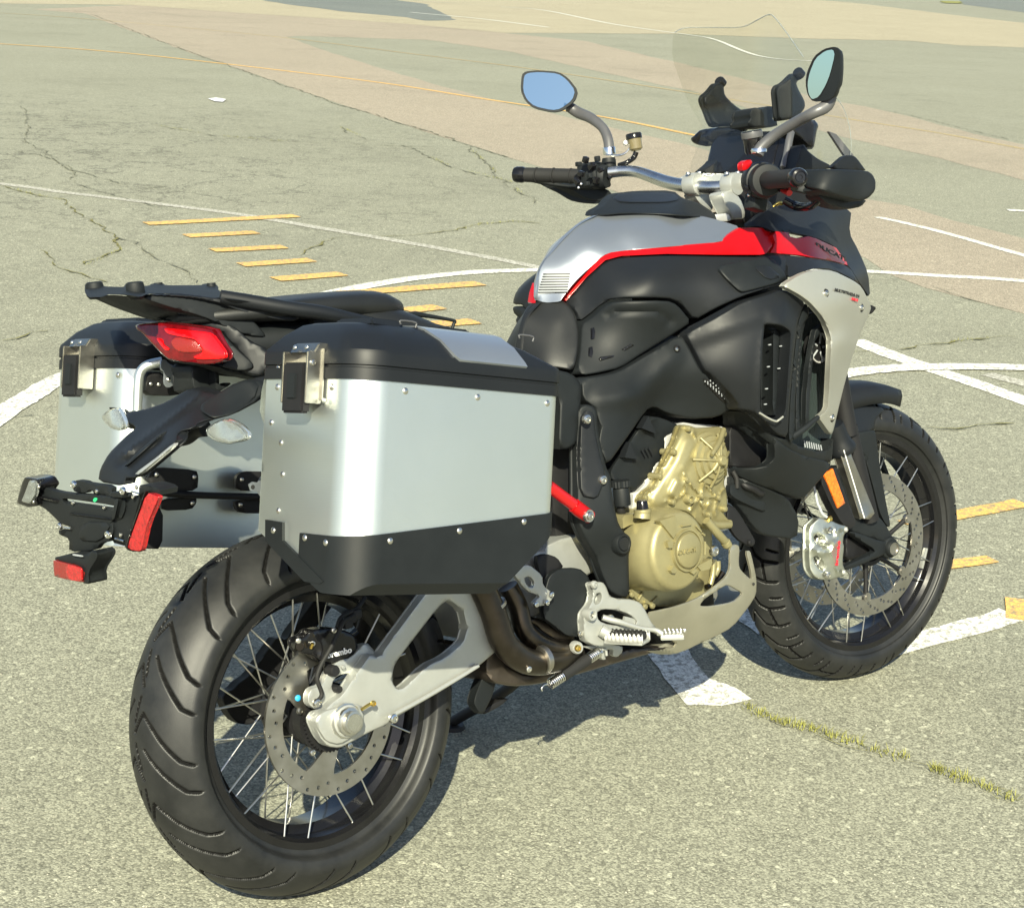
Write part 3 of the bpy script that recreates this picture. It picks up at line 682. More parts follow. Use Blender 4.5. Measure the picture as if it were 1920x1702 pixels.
# front discs
fh = []
for i in range(84):
    fh.append(((.158, .151, .144, .137)[(i*3) % 4], 2*math.pi*i/84+(.02 if i % 2 else 0), .0036))
for sgn_ in (-1, 1):
    disc('brake_disc', .165, .129, fh, sgn_*.066, .005, fw, MT['steel'])
    for k in range(6):
        a = 2*math.pi*k/6+.35
        c = Vector((.122*math.cos(a), sgn_*.066, .122*math.sin(a)))
        lathe('disc_button', [(.0001, .006), (.006, .006), (.0065, .004), (.011, .004), (.0115, -.004)], c, (0, sgn_, 0), MT['steel'], fw, 16)
        a0 = Vector((.042*math.cos(a-.25), sgn_*.060, .042*math.sin(a-.25)))
        tube('disc_arm', [a0, a0.lerp(c, .5)+Vector((0, 0, 0)), c+Vector((0, -sgn_*.002, 0))], [.007, .005, .0065], MT['black'], fw, 8, 3)
    ringprof('disc_carrier', [(sgn_*.052, .030), (sgn_*.066, .040), (sgn_*.066, .050), (sgn_*.054, .052)], MT['black'], fw, 40)

# ------------------------------------------------------------------ panniers
def rrect(L, W, r, n=10):
    """corners rear-inner, front-inner, front-outer, rear-outer; u is outward"""
    rri, rfi, rfo, rro = r; P = []
    for cx, cy, rr, a0 in ((rri, rri, rri, 180), (L-rfi, rfi, rfi, 270), (L-rfo, W-rfo, rfo, 0), (rro, W-rro, rro, 90)):
        for i in range(n+1): a = R_(a0+90*i/n); P.append((cx+rr*math.cos(a), cy+rr*math.sin(a)))
    return P
def pannier(label, org, s_, W, L, H, pitch, radii, cuts, guard_cuts, parent_M=BIKE, yaw=0.0):
    M = Matrix.Translation(org) @ Matrix.Rotation(yaw, 4, 'Z') @ Matrix.Rotation(pitch, 4, 'Y') @ Matrix.Diagonal((1, s_, 1, 1))
    Mi = Matrix.Translation(org) @ Matrix.Rotation(yaw, 4, 'Z') @ Matrix.Rotation(pitch, 4, 'Y')
    root = bpy.data.objects.new('pannier', None); COL.objects.link(root); root.matrix_world = parent_M; tag(root, label, 'pannier', 'side cases of the motorcycle')
    def prism(name, off, z0, z1, cuts_, m, sharp=30, seams=()):
        P = rrect(L+2*off, W+2*off, [r+off if r > .005 else r for r in radii], 12); bm = bmesh.new()
        rows = []
        for zz in (z0, z1): rows.append([bm.verts.new((p[0]-off, p[1]-off, zz)) for p in P])
        n = len(P)
        for i in range(n): bm.faces.new((rows[0][i], rows[0][(i+1) % n], rows[1][(i+1) % n], rows[1][i]))
        bm.faces.new(rows[0][::-1]); bm.faces.new(rows[1])
        for co, no in cuts_:
            r = bmesh.ops.bisect_plane(bm, geom=bm.verts[:]+bm.edges[:]+bm.faces[:], plane_co=co, plane_no=no, clear_outer=True)
            ed = [e for e in r['geom_cut'] if isinstance(e, bmesh.types.BMEdge)]
            bmesh.ops.contextual_create(bm, geom=ed)
        bmesh.ops.remove_doubles(bm, verts=bm.verts, dist=1e-5)
        bmesh.ops.recalc_face_normals(bm, faces=bm.faces); bm.transform(M)
        bmesh.ops.recalc_face_normals(bm, faces=bm.faces)
        me = bpy.data.meshes.new(name); bm.to_mesh(me); bm.free(); return link(name, me, m, root, sharp)
    shell = prism('case_body', 0, -H, 0, cuts, MT['alu'])
    if guard_cuts: prism('corner_guard', .0035, -H-.004, -.05, [(Vector(c)+Vector(n).normalized()*.0035, n) for c, n in cuts]+guard_cuts, MT['plastic'])
    # lid: stacked outlines
    lev = [(-.018, .003, 0, 0, 0, 0), (-.001, .003, 0, 0, 0, 0), (0, .0005, 0, 0, 0, 0), (.003, .0005, 0, 0, 0, 0), (.004, .004, 0, 0, 0, 0), (.020, .004, 0, 0, 0, 0), (.026, .002, 0, 0, 0, 0), (.050, 0, .016, .05, .020, .022), (.066, 0, .034, .09, .040, .05), (.070, 0, .046, .104, .054, .062)]
    V = []; n = None
    def outline(l):
        zz, off, dr, df, di, do = l; l_ = L+2*off-dr-df; w_ = W+2*off-di-do
        P = rrect(l_, w_, [max(.008, min(r+off, .45*w_)) for r in radii], 12); return [(p[0]-off+dr, p[1]-off+di, zz) for p in P]
    for l in lev: q = outline(l); n = len(q); V += q
    F = []
    for k in range(len(lev)-1):
        for i in range(n): F.append((k*n+i, k*n+(i+1) % n, (k+1)*n+(i+1) % n, (k+1)*n+i))
    F.append(tuple(range(n))[::-1]); F.append(tuple((len(lev)-1)*n+i for i in range(n)))
    lid = mesh('lid', [M@Vector(p) for p in V], F, MT['satin'], root, 28)
    if True:
        # raised rear block and ribs on the lid
        for x0, x1, u0, u1, h0 in ((.06, .125, .08, W-.055, .012), (.20, .275, .08, W-.07, .012)):
            bm = bmesh.new(); bmesh.ops.create_cube(bm, size=1)
            for v in bm.verts:
                k = .8 if v.co.z > 0 else 1.0; v.co = Vector(((x0+x1)/2+v.co.x*(x1-x0)*k, (u0+u1)/2+v.co.y*(u1-u0)*k, .066+h0/2+v.co.z*h0))
            bmesh.ops.bevel(bm, geom=list(bm.edges), offset=.003, segments=2, affect='EDGES'); bm.transform(M); bmesh.ops.recalc_face_normals(bm, faces=bm.faces)
            me = bpy.data.meshes.new('lid_ridge'); bm.to_mesh(me); bm.free(); link('lid_ridge', me, MT['satin'], lid, 30)
        # silver inlay over the outer shoulder of the lid
        def band(xa0, xa1, xb0, xb1, o_):
            """corner xs at bottom (xa) and top (xb)"""
            pr = [(.021, W+.004), (.027, W+.0022), (.050, W-.0218), (.066, W-.0498), (.070, W-.062), (.0705, W-.10)]
            out_ = []
            for i, (zz, u) in enumerate(pr):
                k = i/(len(pr)-1); out_.append([(xa0*(1-k)+xb0*k+(xa1*(1-k)+xb1*k-xa0*(1-k)-xb0*k)*j/4, u, zz) for j in range(5)])
            V = []
            for r_ in out_:
                for x, u, zz in r_: V.append(Vector((x, u+o_*.8, zz+o_*.7)))
            return V, len(pr)
        va, np_ = band(.182, .318, .135, .300, .0035); vb, _ = band(.182, .318, .135, .300, -.002)
        idx = [(r_*5+c, r_*5+c+1, (r_+1)*5+c+1, (r_+1)*5+c) for r_ in range(np_-1) for c in range(4)]
        tri = []
        for q in idx: tri += [(q[0], q[1], q[2]), (q[0], q[2], q[3])]
        V_, F_ = solid(va, tri, va, vb); mesh('lid_inlay', [M@Vector(p) for p in V_], F_, MT['silver'], root, 35)
        for xx in (.105, .345):
            p = M@Vector((xx, W-.045, .071)); tube('strap_loop', [p, M@Vector((xx, W-.045, .076)), M@Vector((xx+.03, W-.047, .076)), M@Vector((xx+.03, W-.047, .068))], .0016, MT['grey'], lid, 8, 3)
    # latch: riveted steel plate with a black over-centre lever
    def lb(name, x0, x1, u0, u1, z0, z1, m, par, bev=.0015, skew=0):
        bm = bmesh.new(); bmesh.ops.create_cube(bm, size=1)
        for v in bm.verts: v.co = Vector(((x0+x1)/2+v.co.x*(x1-x0), (u0+u1)/2+v.co.y*(u1-u0), (z0+z1)/2+v.co.z*(z1-z0)))
        if skew:
            for v in bm.verts:
                if v.co.z > (z0+z1)/2: v.co.x += skew
        if bev: bmesh.ops.bevel(bm, geom=list(bm.edges), offset=bev, segments=2, affect='EDGES')
        bm.transform(M); bmesh.ops.recalc_face_normals(bm, faces=bm.faces); me = bpy.data.meshes.new(name); bm.to_mesh(me); bm.free(); return link(name, me, m, par, 35)
    uc = .52*W
    la = lb('latch', -.0065, -.003, uc-.032, uc+.034, -.05, .026, MT['latch'], root, .001)
    lb('latch_cheek', -.032, -.003, uc-.034, uc-.030, -.055, .020, MT['latch'], la, .001)
    lb('latch_cheek', -.032, -.003, uc+.026, uc+.030, -.055, .020, MT['latch'], la, .001)
    lb('latch_lever', -.034, -.018, uc-.028, uc+.024, -.070, .004, MT['black'], la, .003)
    lb('latch_lever', -.037, -.030, uc-.013, uc+.009, -.050, -.012, MT['plastic'], la, .002)
    lb('latch_hook', -.022, -.004, uc-.032, uc+.030, .018, .034, MT['latch'], la, .002, .010)
    for du in (-.016, .014): bolt(M@Vector((-.0235, uc+du, .027)), M.to_3x3()@Vector((-1, 0, .3)), .004, MT['zinc'], la, 'rivet')
    bolt(M@Vector((-.022, uc+.031, .004)), M.to_3x3()@Vector((0, 1, 0)), .005, MT['zinc'], la)
    bolt(M@Vector((-.0068, uc+.040, -.05)), M.to_3x3()@Vector((-1, 0, 0)), .004, MT['alu'], la, 'rivet')
    # rivets
    nr = M.to_3x3()
    for x in (.085, .225, L-.035): bolt(M@Vector((x, W+.0003, -.030)), nr@Vector((0, 1, 0)), .0052, MT['zinc'], root, 'rivet')
    for u in (.035, W-.065): bolt(M@Vector((-.0003, u, -.030)), nr@Vector((-1, 0, 0)), .0052, MT['zinc'], root, 'rivet')
    return root, M, nr
ro = Vector((-.158, -.249, .934))
PH = .325
pr, PM, PN = pannier('right aluminium side case, close to the viewer, with black lid', ro, -1, .239, .405, PH, R_(11.2), (.006, .02, .030, .055),
    [((.2, .029, -.2605), (0, -.40, -.91)), ((.34, .2, -.276), (.64, 0, -.77)), ((.2, .224, -.325), (0, .7, -.7))],
    [((0, .117, 0), (-.0, -1, -.0)), ((0, .2, -.2455), (-.112, .0, 1.0))])
# side rivets on guard, rear face rivets
for px, py in ((732,1014), (862,995), (983,978)): bolt(QP(px, py, PM@Vector((0, .2430, 0)), PN@Vector((0, 1, 0))), PN@Vector((0, 1, 0)), .0052, MT['zinc'], pr, 'rivet')
for px, py in ((571,1008), (610,1017)): bolt(QP(px, py, PM@Vector((-.0040, 0, 0)), PN@Vector((1, 0, 0))), PN@Vector((-1, 0, 0)), .0052, MT['zinc'], pr, 'rivet')
for px, py in ((508,792), (526,830), (529,889), (521,957), (521,690)): bolt(QP(px, py, PM@Vector((-.0005, 0, 0)), PN@Vector((1, 0, 0))), PN@Vector((-1, 0, 0)), .0048, MT['zinc'], pr, 'rivet')
# black edge strap along the inner lower edge of the rear face
st = [QP(px, py, PM@Vector((-.005, 0, 0)), PN@Vector((1, 0, 0))) for px, py in ((497,974),(529,979),(529,1013),(606,1090),(600,1094),(570,1090),(497,1014))]
def strip3(name, pts, nrm, t, m, par):
    a = [Vector(p) for p in pts]; b = [p-Vector(nrm)*t for p in a]; n = len(a)
    return mesh(name, a+b, [tuple(range(n)), tuple(range(n, 2*n))[::-1]]+[(i, (i+1) % n, n+(i+1) % n, n+i) for i in range(n)], m, par, 30)
strip3('edge_strap', st, PN@Vector((-1, 0, 0)), .006, MT['plastic'], pr)
bolt(QP(512, 994, PM@Vector((-.0055, 0, 0)), PN@Vector((1, 0, 0))), PN@Vector((-1, 0, 0)), .0052, MT['zinc'], pr, 'rivet')
# rolled silver inner skin seen as a wavy edge, with its bracket tab
wv = [(500,690), (490,735), (487,770), (493,790), (503,808), (510,830), (518,858), (516,880), (508,900), (512,930), (506,950), (514,978)]
wp = [QP(a, b, PM@Vector((.004, 0, 0)), PN@Vector((1, 0, 0))) for a, b in wv]
iw = [p+Vector((.16, -.004, -.03)) for p in wp]
n_ = len(wp)
mesh('inner_skin', wp+iw, [(i, i+1, n_+i+1, n_+i) for i in range(n_-1)], MT['alu'], pr, 60)
tb = [Q(a, b, -.232) for a, b in ((467,908),(474,903),(484,905),(490,893),(505,893),(508,925),(500,932),(489,930),(484,922),(471,920))]
strip3('mounting_tab', tb, Vector((0, -1, 0)), .003, MT['silver'], pr)
for a, b in ((474,913),(496,914)): lathe('tab_hole', [(.0001, .0004), (.0035, .0004), (.0035, -.001)], Q(a, b, -.2325), (0, -1, 0), MT['darktxt'], pr, 12)
# sheet-metal creases pressed into the outer face
lo = Vector((-.145, .180, .953))
pl, LM, LN = pannier('left aluminium side case on the far side of the motorcycle', lo, 1, .284, .405, .325, R_(11.2), (.055, .02, .030, .055),
    [((.2, .284, -.235), (0, .42, -.9)), ((.30, .2, -.325), (.62, 0, -.78))],
    None)

# ------------------------------------------------------------------ bodywork
def part(name, label=None):
    o = bpy.data.objects.new(name, None); return o
BF = Field([(1065,562,-.040),(1100,522,-.060),(1131,483,-.082),(1180,478,-.105),(1250,470,-.150),(1350,460,-.192),(1445,455,-.215),(1530,470,-.195),(1592,500,-.155),
            (1090,605,-.070),(1085,700,-.115),(1120,650,-.115),(1220,520,-.185),(1150,540,-.135),(1200,600,-.170),(1350,530,-.235),(1460,520,-.255),
            (1270,650,-.178),(1290,620,-.192),(1400,590,-.262),(1470,600,-.285),(1470,770,-.272),(1400,720,-.262),(1330,690,-.222),(1300,770,-.170),(1240,760,-.150),(1140,720,-.140),(1120,860,-.150)], .04)
stripe_lo = [(1062,564),(1078,546),(1100,520),(1135,488),(1165,480),(1250,476),(1350,478),(1430,479)]
tank_side = panel('tank_side_panel', [(1062,566),(1078,548),(1100,522),(1135,490),(1165,482),(1250,478),(1350,480),(1430,481),(1450,476),(1476,478),(1478,500),(1478,532),(1440,541),(1390,557),(1340,580),(1302,602),(1275,568),(1250,559),(1150,560),(1128,571),(1105,591),(1087,602),(1078,585)], BF, MT['satin'], bike, t=.03, edge=(6, .004), mir=True, gap=1.0)
panel('intake_panel', [(1345,504),(1362,494),(1440,481),(1455,490),(1476,519),(1470,528),(1400,547),(1388,548),(1366,528)], BF, MT['plastic'], bike, t=.02, off=-.007, edge=(7, .006), mir=True)
panel('intake_panel', [(1412,500),(1440,497),(1466,520),(1440,526)], BF, MT['satin'], bike, t=.02, off=-.010, edge=(4, .004), mir=True)
def knee_bump(X):
    d = pdist(X, [(1140,592),(1160,583),(1228,583),(1262,602),(1250,608)], closed=False)
    return .0045*np.exp(-(d/4.0)**2)*1.0
panel('knee_pad', [(1088,606),(1105,596),(1130,574),(1151,563),(1250,562),(1270,570),(1298,604),(1270,623),(1200,667),(1165,691),(1120,701),(1092,705),(1081,692),(1086,650)], BF, MT['plastic'], bike, t=.03, off=-.001, edge=(8, .005), bump=knee_bump, step=7, mir=True, gap=1.2)
for sl_ in (((1110,616),(1114,614),(1116,622),(1115,634),(1110,636)), ((1106,652),(1111,650),(1112,660),(1110,670),(1105,668)), ((1167,655),(1184,645),(1189,647),(1172,657)), ((1124,673),(1128,669),(1152,666),(1150,669),(1126,676))):
    panel('pad_slot', list(sl_), BF, MT['gloss'], bike, t=.004, off=-.0035, edge=(1.5, .001), ch=0, step=6)
red = panel('tank_stripe', [(1053,558),(1075,530),(1103,503),(1130,478),(1150,471),(1250,462),(1348,454),(1366,440),(1387,427),(1430,427),(1447,436),(1451,446),(1447,462),(1436,476),(1425,478)]+stripe_lo[::-1][1:], BF, MT['red'], bike, t=.02, off=-.0015, edge=(3, .0015), ch=0, step=9, mir=True)
# silver tank skin: from the stripe over the crown
TF = Field([(1053,558,-.047),(1075,530,-.056),(1103,503,-.066),(1130,478,-.080),(1180,470,-.102),(1250,462,-.147),(1348,454,-.190),(1387,427,-.178),(1003,560,.0),(1030,560,-.024),(1012,500,.0),(1035,470,.0),(1062,440,.0),(1090,417,.0),(1120,403,.0),
            (1200,404,-.055),(1300,408,-.10),(1345,415,-.13),(1060,490,-.035),(1100,455,-.050),(1180,430,-.080),(1250,435,-.120)])
tank = panel('tank_skin', [(1003,560),(1004,535),(1012,505),(1024,484),(1040,463),(1060,440),(1088,417),(1110,405),(1135,400),(1310,404),(1345,412),(1390,426),(1368,441),(1350,455),(1250,463),(1150,472),(1131,479),(1104,504),(1076,531),(1055,558),(1050,566),(1020,568)], TF, MT['silver'], bike, t=.004, off=0, edge=(2, .001), ch=1, step=8)
mirror(tank)
panel('warning_label', [(1020,509),(1071,508),(1064,548),(1007,552)], TF, MT['sticker'], bike, t=.001, off=-.0012, edge=None, ch=0, step=8)
for i in range(8):
    y_ = 513+i*4.9; k = i/7
    panel('label_print', [(1019-10*k, y_),(1069-5*k, y_-.6),(1069-5*k, y_+1.4),(1019-10*k, y_+2.0)], TF, MT['darktxt'], bike, t=.0008, off=-.0022, edge=None, ch=0, step=6)
panel('stripe_edge', [(996,566),(999,548),(1005,530),(1009,531),(1005,548),(1004,568)], Field([(996,566,.02),(1005,530,.03),(1004,568,.0),(1000,540,.025)]), MT['red'], bike, t=.01, edge=None, ch=0)
TXT = MT['darktxt']
p0 = Q(1120, 415, -.0)
# tank console
CF = Field([(1110,402,.01),(1120,385,.03),(1150,362,.06),(1200,358,.06),(1265,358,.05),(1310,405,-.10),(1280,380,-.05),(1200,400,-.06),(1180,378,.0)])
panel('tank_console', [(1109,404),(1113,394),(1132,385),(1142,372),(1155,362),(1190,358),(1262,357),(1280,372),(1310,380),(1340,400),(1345,416),(1310,407),(1250,402),(1170,400),(1130,404)], CF, MT['plastic'], bike, t=.02, edge=(6, .006), step=8)
panel('fuel_cap_cover', [(1150,372),(1165,362),(1262,361),(1275,374),(1250,380),(1165,380)], CF, MT['satin'], bike, t=.01, off=-.006, edge=(5, .004), step=8)
# seat
SFd = Field([(968,690,.0),(972,640,.0),(985,590,.0),(1005,568,.0),(1030,561,-.02),(1062,568,-.050),(1083,612,-.080),(1080,690,-.110),(1020,680,-.065),(1020,610,-.040),(1050,600,-.060),(990,660,-.025)])
seat = panel('seat', [(962,700),(967,650),(976,610),(988,578),(1005,564),(1030,559),(1052,562),(1066,571),(1079,590),(1085,615),(1085,650),(1080,680),(1074,695),(1040,690),(1000,692)], SFd, MT['seat'], bike, t=.004, edge=(7, .008), step=8)
mirror(seat)
loft('seat_base', [(.05, 0, .975, .10, .05, 3), (.2, 0, .95, .13, .06, 3), (.36, 0, .89, .13, .055, 3), (.46, 0, .85, .09, .06, 3), (.52, 0, .83, .06, .05, 3)], MT['seat'], bike)
loft('pillion_seat', [(-.16, 0, 1.014, .02, .008, 3), (-.12, 0, 1.014, .075, .014, 3), (0, 0, 1.012, .118, .020, 3.5), (.12, 0, 1.008, .125, .024, 3.5), (.20, 0, 1.000, .118, .028, 3), (.25, 0, .99, .09, .025, 2.5)], MT['seat'], bike, sharp=70)
panel('seat_front_cover', [(1000,690),(1030,690),(1072,700),(1090,720),(1089,745),(1086,790),(1082,830),(1066,842),(1046,842),(1050,740),(1010,700)], -.16, MT['plastic'], bike, t=.05, edge=(10, .012))
# lower frame cover (dark grey) with mesh inset
FCf = Field([(1089,709,-.135),(1157,695,-.150),(1278,624,-.178),(1316,695,-.205),(1376,749,-.215),(1345,784,-.18),(1226,761,-.150),(1176,822,-.165),(1137,872,-.165),(1122,834,-.160),(1114,765,-.150),(1240,700,-.175),(1180,740,-.17)])
def fc_bump(X):
    a = pdist(X, [(1128,750),(1200,742),(1262,668)], closed=False); return .007*(X[:, 1] > 0)*np.clip(1-a/26, 0, 1)*-1
frame_cover = panel('frame_cover', [(1089,709),(1125,703),(1157,696),(1200,672),(1278,624),(1290,645),(1316,696),(1327,702),(1376,750),(1378,764),(1345,784),(1295,787),(1250,776),(1226,763),(1212,770),(1176,822),(1139,874),(1128,850),(1121,830),(1125,800),(1114,766),(1091,748)], FCf, MT['plastic'], bike, t=.035, edge=(6, .005), bump=fc_bump, step=9, mir=True, gap=1.4)
panel('vent_mesh', [(1316,711),(1330,710),(1378,752),(1366,757),(1354,753)], FCf, MT['black'], bike, t=.004, off=-.002, edge=(2, .001))
vm = []
for i in range(9):
    for j in range(3):
        k = i/8; cx = 1322+k*42+j*5.0+(j % 2)*0; cy = 715+k*36-j*.6+(j % 2)*2
        vm.append((cx, cy))
vv_ = []; ff_ = []
for cx, cy in vm:
    b = len(vv_); c_ = Q(cx, cy, float(FCf([(cx, cy)])[0])-.007)
    for q_ in range(6): vv_.append(c_+Vector((math.cos(q_*1.047)*.0019, 0, math.sin(q_*1.047)*.0019)))
    ff_.append(tuple(range(b, b+6)))
mesh('vent_dots', vv_, ff_, MT['sticker'], bike)
bolt(P3((1270,654,-.186)), (0,-1,.1), .0075, MT['black'], bike)
bolt(P3((1269,655,-.190)), (0,-1,.1), .004, MT['zinc'], bike)
# side fairing with vent opening
def fair_b(X):
    d = pdist(X, [(1480,540),(1458,640),(1447,720),(1440,800)], closed=False); e = pdist(X, [(1290,640),(1400,600),(1440,585)], closed=False)
    return -.010*np.clip(1-d/34, 0, 1)-.004*np.clip(1-e/22, 0, 1)
vent = z('I',(262,248),(300,240),(420,250),(500,300),(510,340),(480,760),(455,1095),(375,1140),(232,1075),(228,900))
FFa = BF
fair = panel('side_fairing', [(1283,627),(1300,615),(1350,589),(1392,564),(1440,550),(1466,541),(1490,550),(1511,568),(1503,585),(1497,603),(1494,626),(1488,680),(1481,760),(1478,822),(1455,815),(1432,790),(1410,772),(1380,768),(1378,750),(1330,702),(1318,696),(1298,655)], BF, MT['satin'], bike, t=.025, off=-.002, edge=(7, .006), holes=[vent], step=8, mir=True, gap=1.2, bump=fair_b)
panel('vent_well', [(1424,604),(1484,606),(1484,700),(1476,795),(1424,792)], -.225, MT['black'], bike, t=.01, edge=None, ch=0, mir=True)
def bar_px(name, pts, r, m, parent=bike, seg=8, n=4): return tube(name, [P3(p) for p in pts], r, m, parent, seg, n)
panel('vent_vane', z('I',(300,280),(430,285),(446,300),(425,330),(400,700),(375,1090),(350,1092),(340,1000),(345,500),(345,330)), -.262, MT['plastic'], bike, t=.03, edge=(3, .006), ch=0)
for p in ((316,432),(420,445),(304,638),(402,655),(286,845),(276,990)):
    q = z('I', p)[0]; box('vent_clip', Q(q[0], q[1], -.268), (.006, .004, .0022), MT['sticker'], bike, bev=.0005)
bar_px('vent_lip', z('I',(222,1072,-.282),(300,1120,-.284),(372,1150,-.286),(402,1138,-.288),(440,1108,-.288)), .0022, MT['shield'])
# radiator duct behind the shield
panel('duct_frame', [(1512,566),(1503,585),(1496,603),(1493,626),(1487,680),(1480,760),(1478,822),(1484,832),(1490,815),(1490,760),(1495,690),(1500,640),(1505,610),(1518,590)], -.262, MT['plastic'], bike, t=.05, edge=(4, .008), mir=True)
panel('radiator', [(1486,575),(1565,575),(1565,800),(1548,850),(1484,850)], -.185, MT['mesh'], bike, t=.03, edge=None, ch=0, step=40, mir=True)
fo = Q(1533, 652, -.215)
lathe('radiator_fan', [(.0001,.006),(.008,.006),(.009,.002),(.030,0),(.031,.004),(.034,.004),(.034,-.01)], fo, (0,-1,0), MT['black'], bike, 28)
for k in range(5):
    a = k*1.257; rod('fan_strut', fo+Vector((0,-.004,0)), fo+Vector((math.cos(a)*.032,-.004,math.sin(a)*.032)), .002, MT['sticker'], bike)
ringprof_o = lathe('fan_ring', [(.029,.0),(.029,.006),(.032,.006),(.032,0)], fo, (0,-1,0), MT['gasket'], bike, 28)
panel('duct_vane', z('I',(735,130),(660,200),(625,330),(600,700),(590,1000),(600,1200),(650,1190),(655,900),(680,650),(720,400),(745,300),(800,240),(820,262),(790,330),(740,400),(715,640),(690,1010),(688,1220),(560,1290),(560,1000),(575,600),(600,260),(660,150)), -.248, MT['plastic'], bike, t=.012, edge=(3, .004), ch=0, mir=True)
for i in range(8):
    q0, q1 = z('I',(640+22*i,1330+6*i),(650+22*i,1395+4*i)); bar_px('radiator_fin', [(q0[0],q0[1],-.20),(q1[0],q1[1],-.20)], .0013, MT['sticker'], n=1, seg=5)
bar_px('duct_brace', z('I',(520,1300,-.255),(640,1220,-.262),(770,1110,-.265)), [.007,.0065,.005], MT['plastic'])
# silver front shield
SHf = Field([(1467,535,-.290),(1500,514,-.285),(1530,506,-.275),(1561,508,-.262),(1607,530,-.232),(1634,576,-.195),(1611,630,-.205),(1592,688,-.21),(1577,745,-.215),(1559,812,-.222),(1534,782,-.252),(1548,769,-.25),(1556,690,-.268),(1557,630,-.272),(1546,599,-.283),(1500,549,-.292),(1580,570,-.268),(1580,640,-.262)])
shield = panel('front_shield', [(1467,535),(1500,514),(1530,505),(1561,507),(1600,526),(1616,538),(1634,575),(1630,588),(1611,630),(1592,688),(1577,745),(1563,806),(1558,816),(1540,791),(1534,782),(1548,771),(1552,760),(1558,640),(1556,628),(1545,598),(1520,569),(1500,554),(1480,543)], SHf, MT['shield'], bike, t=.012, off=-.004, edge=(5, .006), step=8, mir=True)
for px,py in ((1549,550),(1615,577),(1560,783)):
    yv = float(SHf([(px,py)])[0])-.004
    lathe('bolt_recess', [(.0001,.0006),(.0085,.0006),(.0095,-.002)], Q(px,py,yv), (0,-1,0), MT['black'], bike, 16)
    bolt(Q(px,py,yv-.0015), (0,-1,.05), .0062, MT['zinc'], bike)
panel('position_lamp', [(1632,571),(1644,577),(1634,589),(1629,588)], -.19, MT['black'], bike, t=.02, edge=(2,.003))
def textpx(name, s, c, yv, e, size, m, up=(0,0,1), ax='y', **k):
    """lettering whose baseline runs from sighting c to sighting e on the depth yv (tuple for both ends)"""
    ya, yb = yv if isinstance(yv, tuple) else (yv, yv)
    A = Q(c[0], c[1], ya, ax); Bq = Q(e[0], e[1], yb, ax); return text(name, s, (A+Bq)/2, Bq-A, up, size, m, bike, **k)
def fitted(name, s, a, b, ya, yb, size, m, ext=.0006, bold=0.0, shear=0.0, up=(0,0,1)):
    A = Q(a[0], a[1], ya); B_ = Q(b[0], b[1], yb); L_ = (B_-A).length
    o = text(name, s, (A+B_)/2, B_-A, up, size, m, bike, ext=ext, bold=bold, shear=shear)
    xs = np.array([tuple(v.co) for v in o.data.vertices]); d = np.array((B_-A).normalized()); t_ = xs@d; cur = t_.max()-t_.min()
    c = np.array((A+B_)/2); k = L_/cur; rel = xs-c; al = rel@d; rel = rel+np.outer(al*(k-1), d); o.data.vertices.foreach_set('co', (c+rel).ravel()); o.data.update(); return o
fitted('lettering', 'MULTISTRADA V4', (1565,543), (1611,556), -.281, -.243, .0085, TXT, bold=.02, shear=.2)
fitted('lettering', 'RALLY', (1597,560), (1609,564), -.257, -.244, .0075, MT['redtxt'], bold=.02, shear=.2)
# nose cowl, red flash, smoked deflector
NF = Field([(1400,425,-.175),(1440,400,-.17),(1500,385,-.15),(1598,392,-.09),(1612,470,-.10),(1632,540,-.13),(1612,534,-.165),(1590,498,-.165),(1530,447,-.195),(1447,436,-.215),(1450,474,-.222),(1500,481,-.225),(1560,490,-.195),(1605,528,-.20),(1500,512,-.262),(1480,525,-.268),(1540,505,-.245)])
panel('nose_cowl', [(1398,424),(1430,398),(1470,384),(1530,380),(1597,390),(1592,437),(1610,470),(1628,512),(1632,560),(1614,534),(1590,498),(1568,464),(1530,446),(1475,435),(1447,434),(1430,426)], NF, MT['satin'], bike, t=.012, edge=(3,.003), mir=True)
panel('nose_flash', [(1453,455),(1449,442),(1456,434),(1478,436),(1482,444),(1496,447),(1515,443),(1530,447),(1568,465),(1592,498),(1560,489),(1500,479),(1445,474)], NF, MT['red'], bike, t=.012, off=-.001, edge=(3,.002), ch=0, mir=True)
panel('cowl_side', [(1450,477),(1500,481),(1560,491),(1592,500),(1613,534),(1600,524),(1562,505),(1530,503),(1500,511),(1478,522),(1476,495)], NF, MT['satin'], bike, t=.02, edge=(3,.003), mir=True)
fitted('lettering', 'DUCATI', (1530,459), (1586,487), -.203, -.176, .012, TXT, bold=.03)
# chin, winglet, belly deflector
BD = Field([(1385,790,-.16),(1420,800,-.22),(1480,840,-.25),(1554,866,-.21),(1512,925,-.20),(1430,905,-.20),(1380,876,-.17),(1450,850,-.24),(1367,897,-.15),(1440,920,-.18),(1497,968,-.17),(1494,1010,-.16),(1400,960,-.15)])
panel('chin_panel', [(1376,770),(1410,775),(1450,815),(1478,825),(1500,838),(1548,850),(1563,815),(1560,860),(1553,868),(1500,860),(1470,850),(1440,830),(1400,800),(1376,800)], Field([(1376,770,-.20),(1450,815,-.25),(1563,830,-.21),(1500,860,-.23),(1376,800,-.17)]), MT['plastic'], bike, t=.03, edge=(4,.005), mir=True)
panel('belly_side', z('G',(20,270),(110,268),(190,290),(238,325),(262,440),(250,468),(190,500),(50,500),(20,480)), -.165, MT['black'], bike, t=.04, edge=(6,.006), mir=True)
panel('winglet', z('G',(250,325),(262,330),(330,398),(420,440),(550,470),(557,500),(500,570),(432,645),(410,672),(330,650),(240,615),(150,585),(60,545),(48,502),(190,501),(246,468),(262,440)), BD, MT['plastic'], bike, t=.02, edge=(5,.006), mir=True)
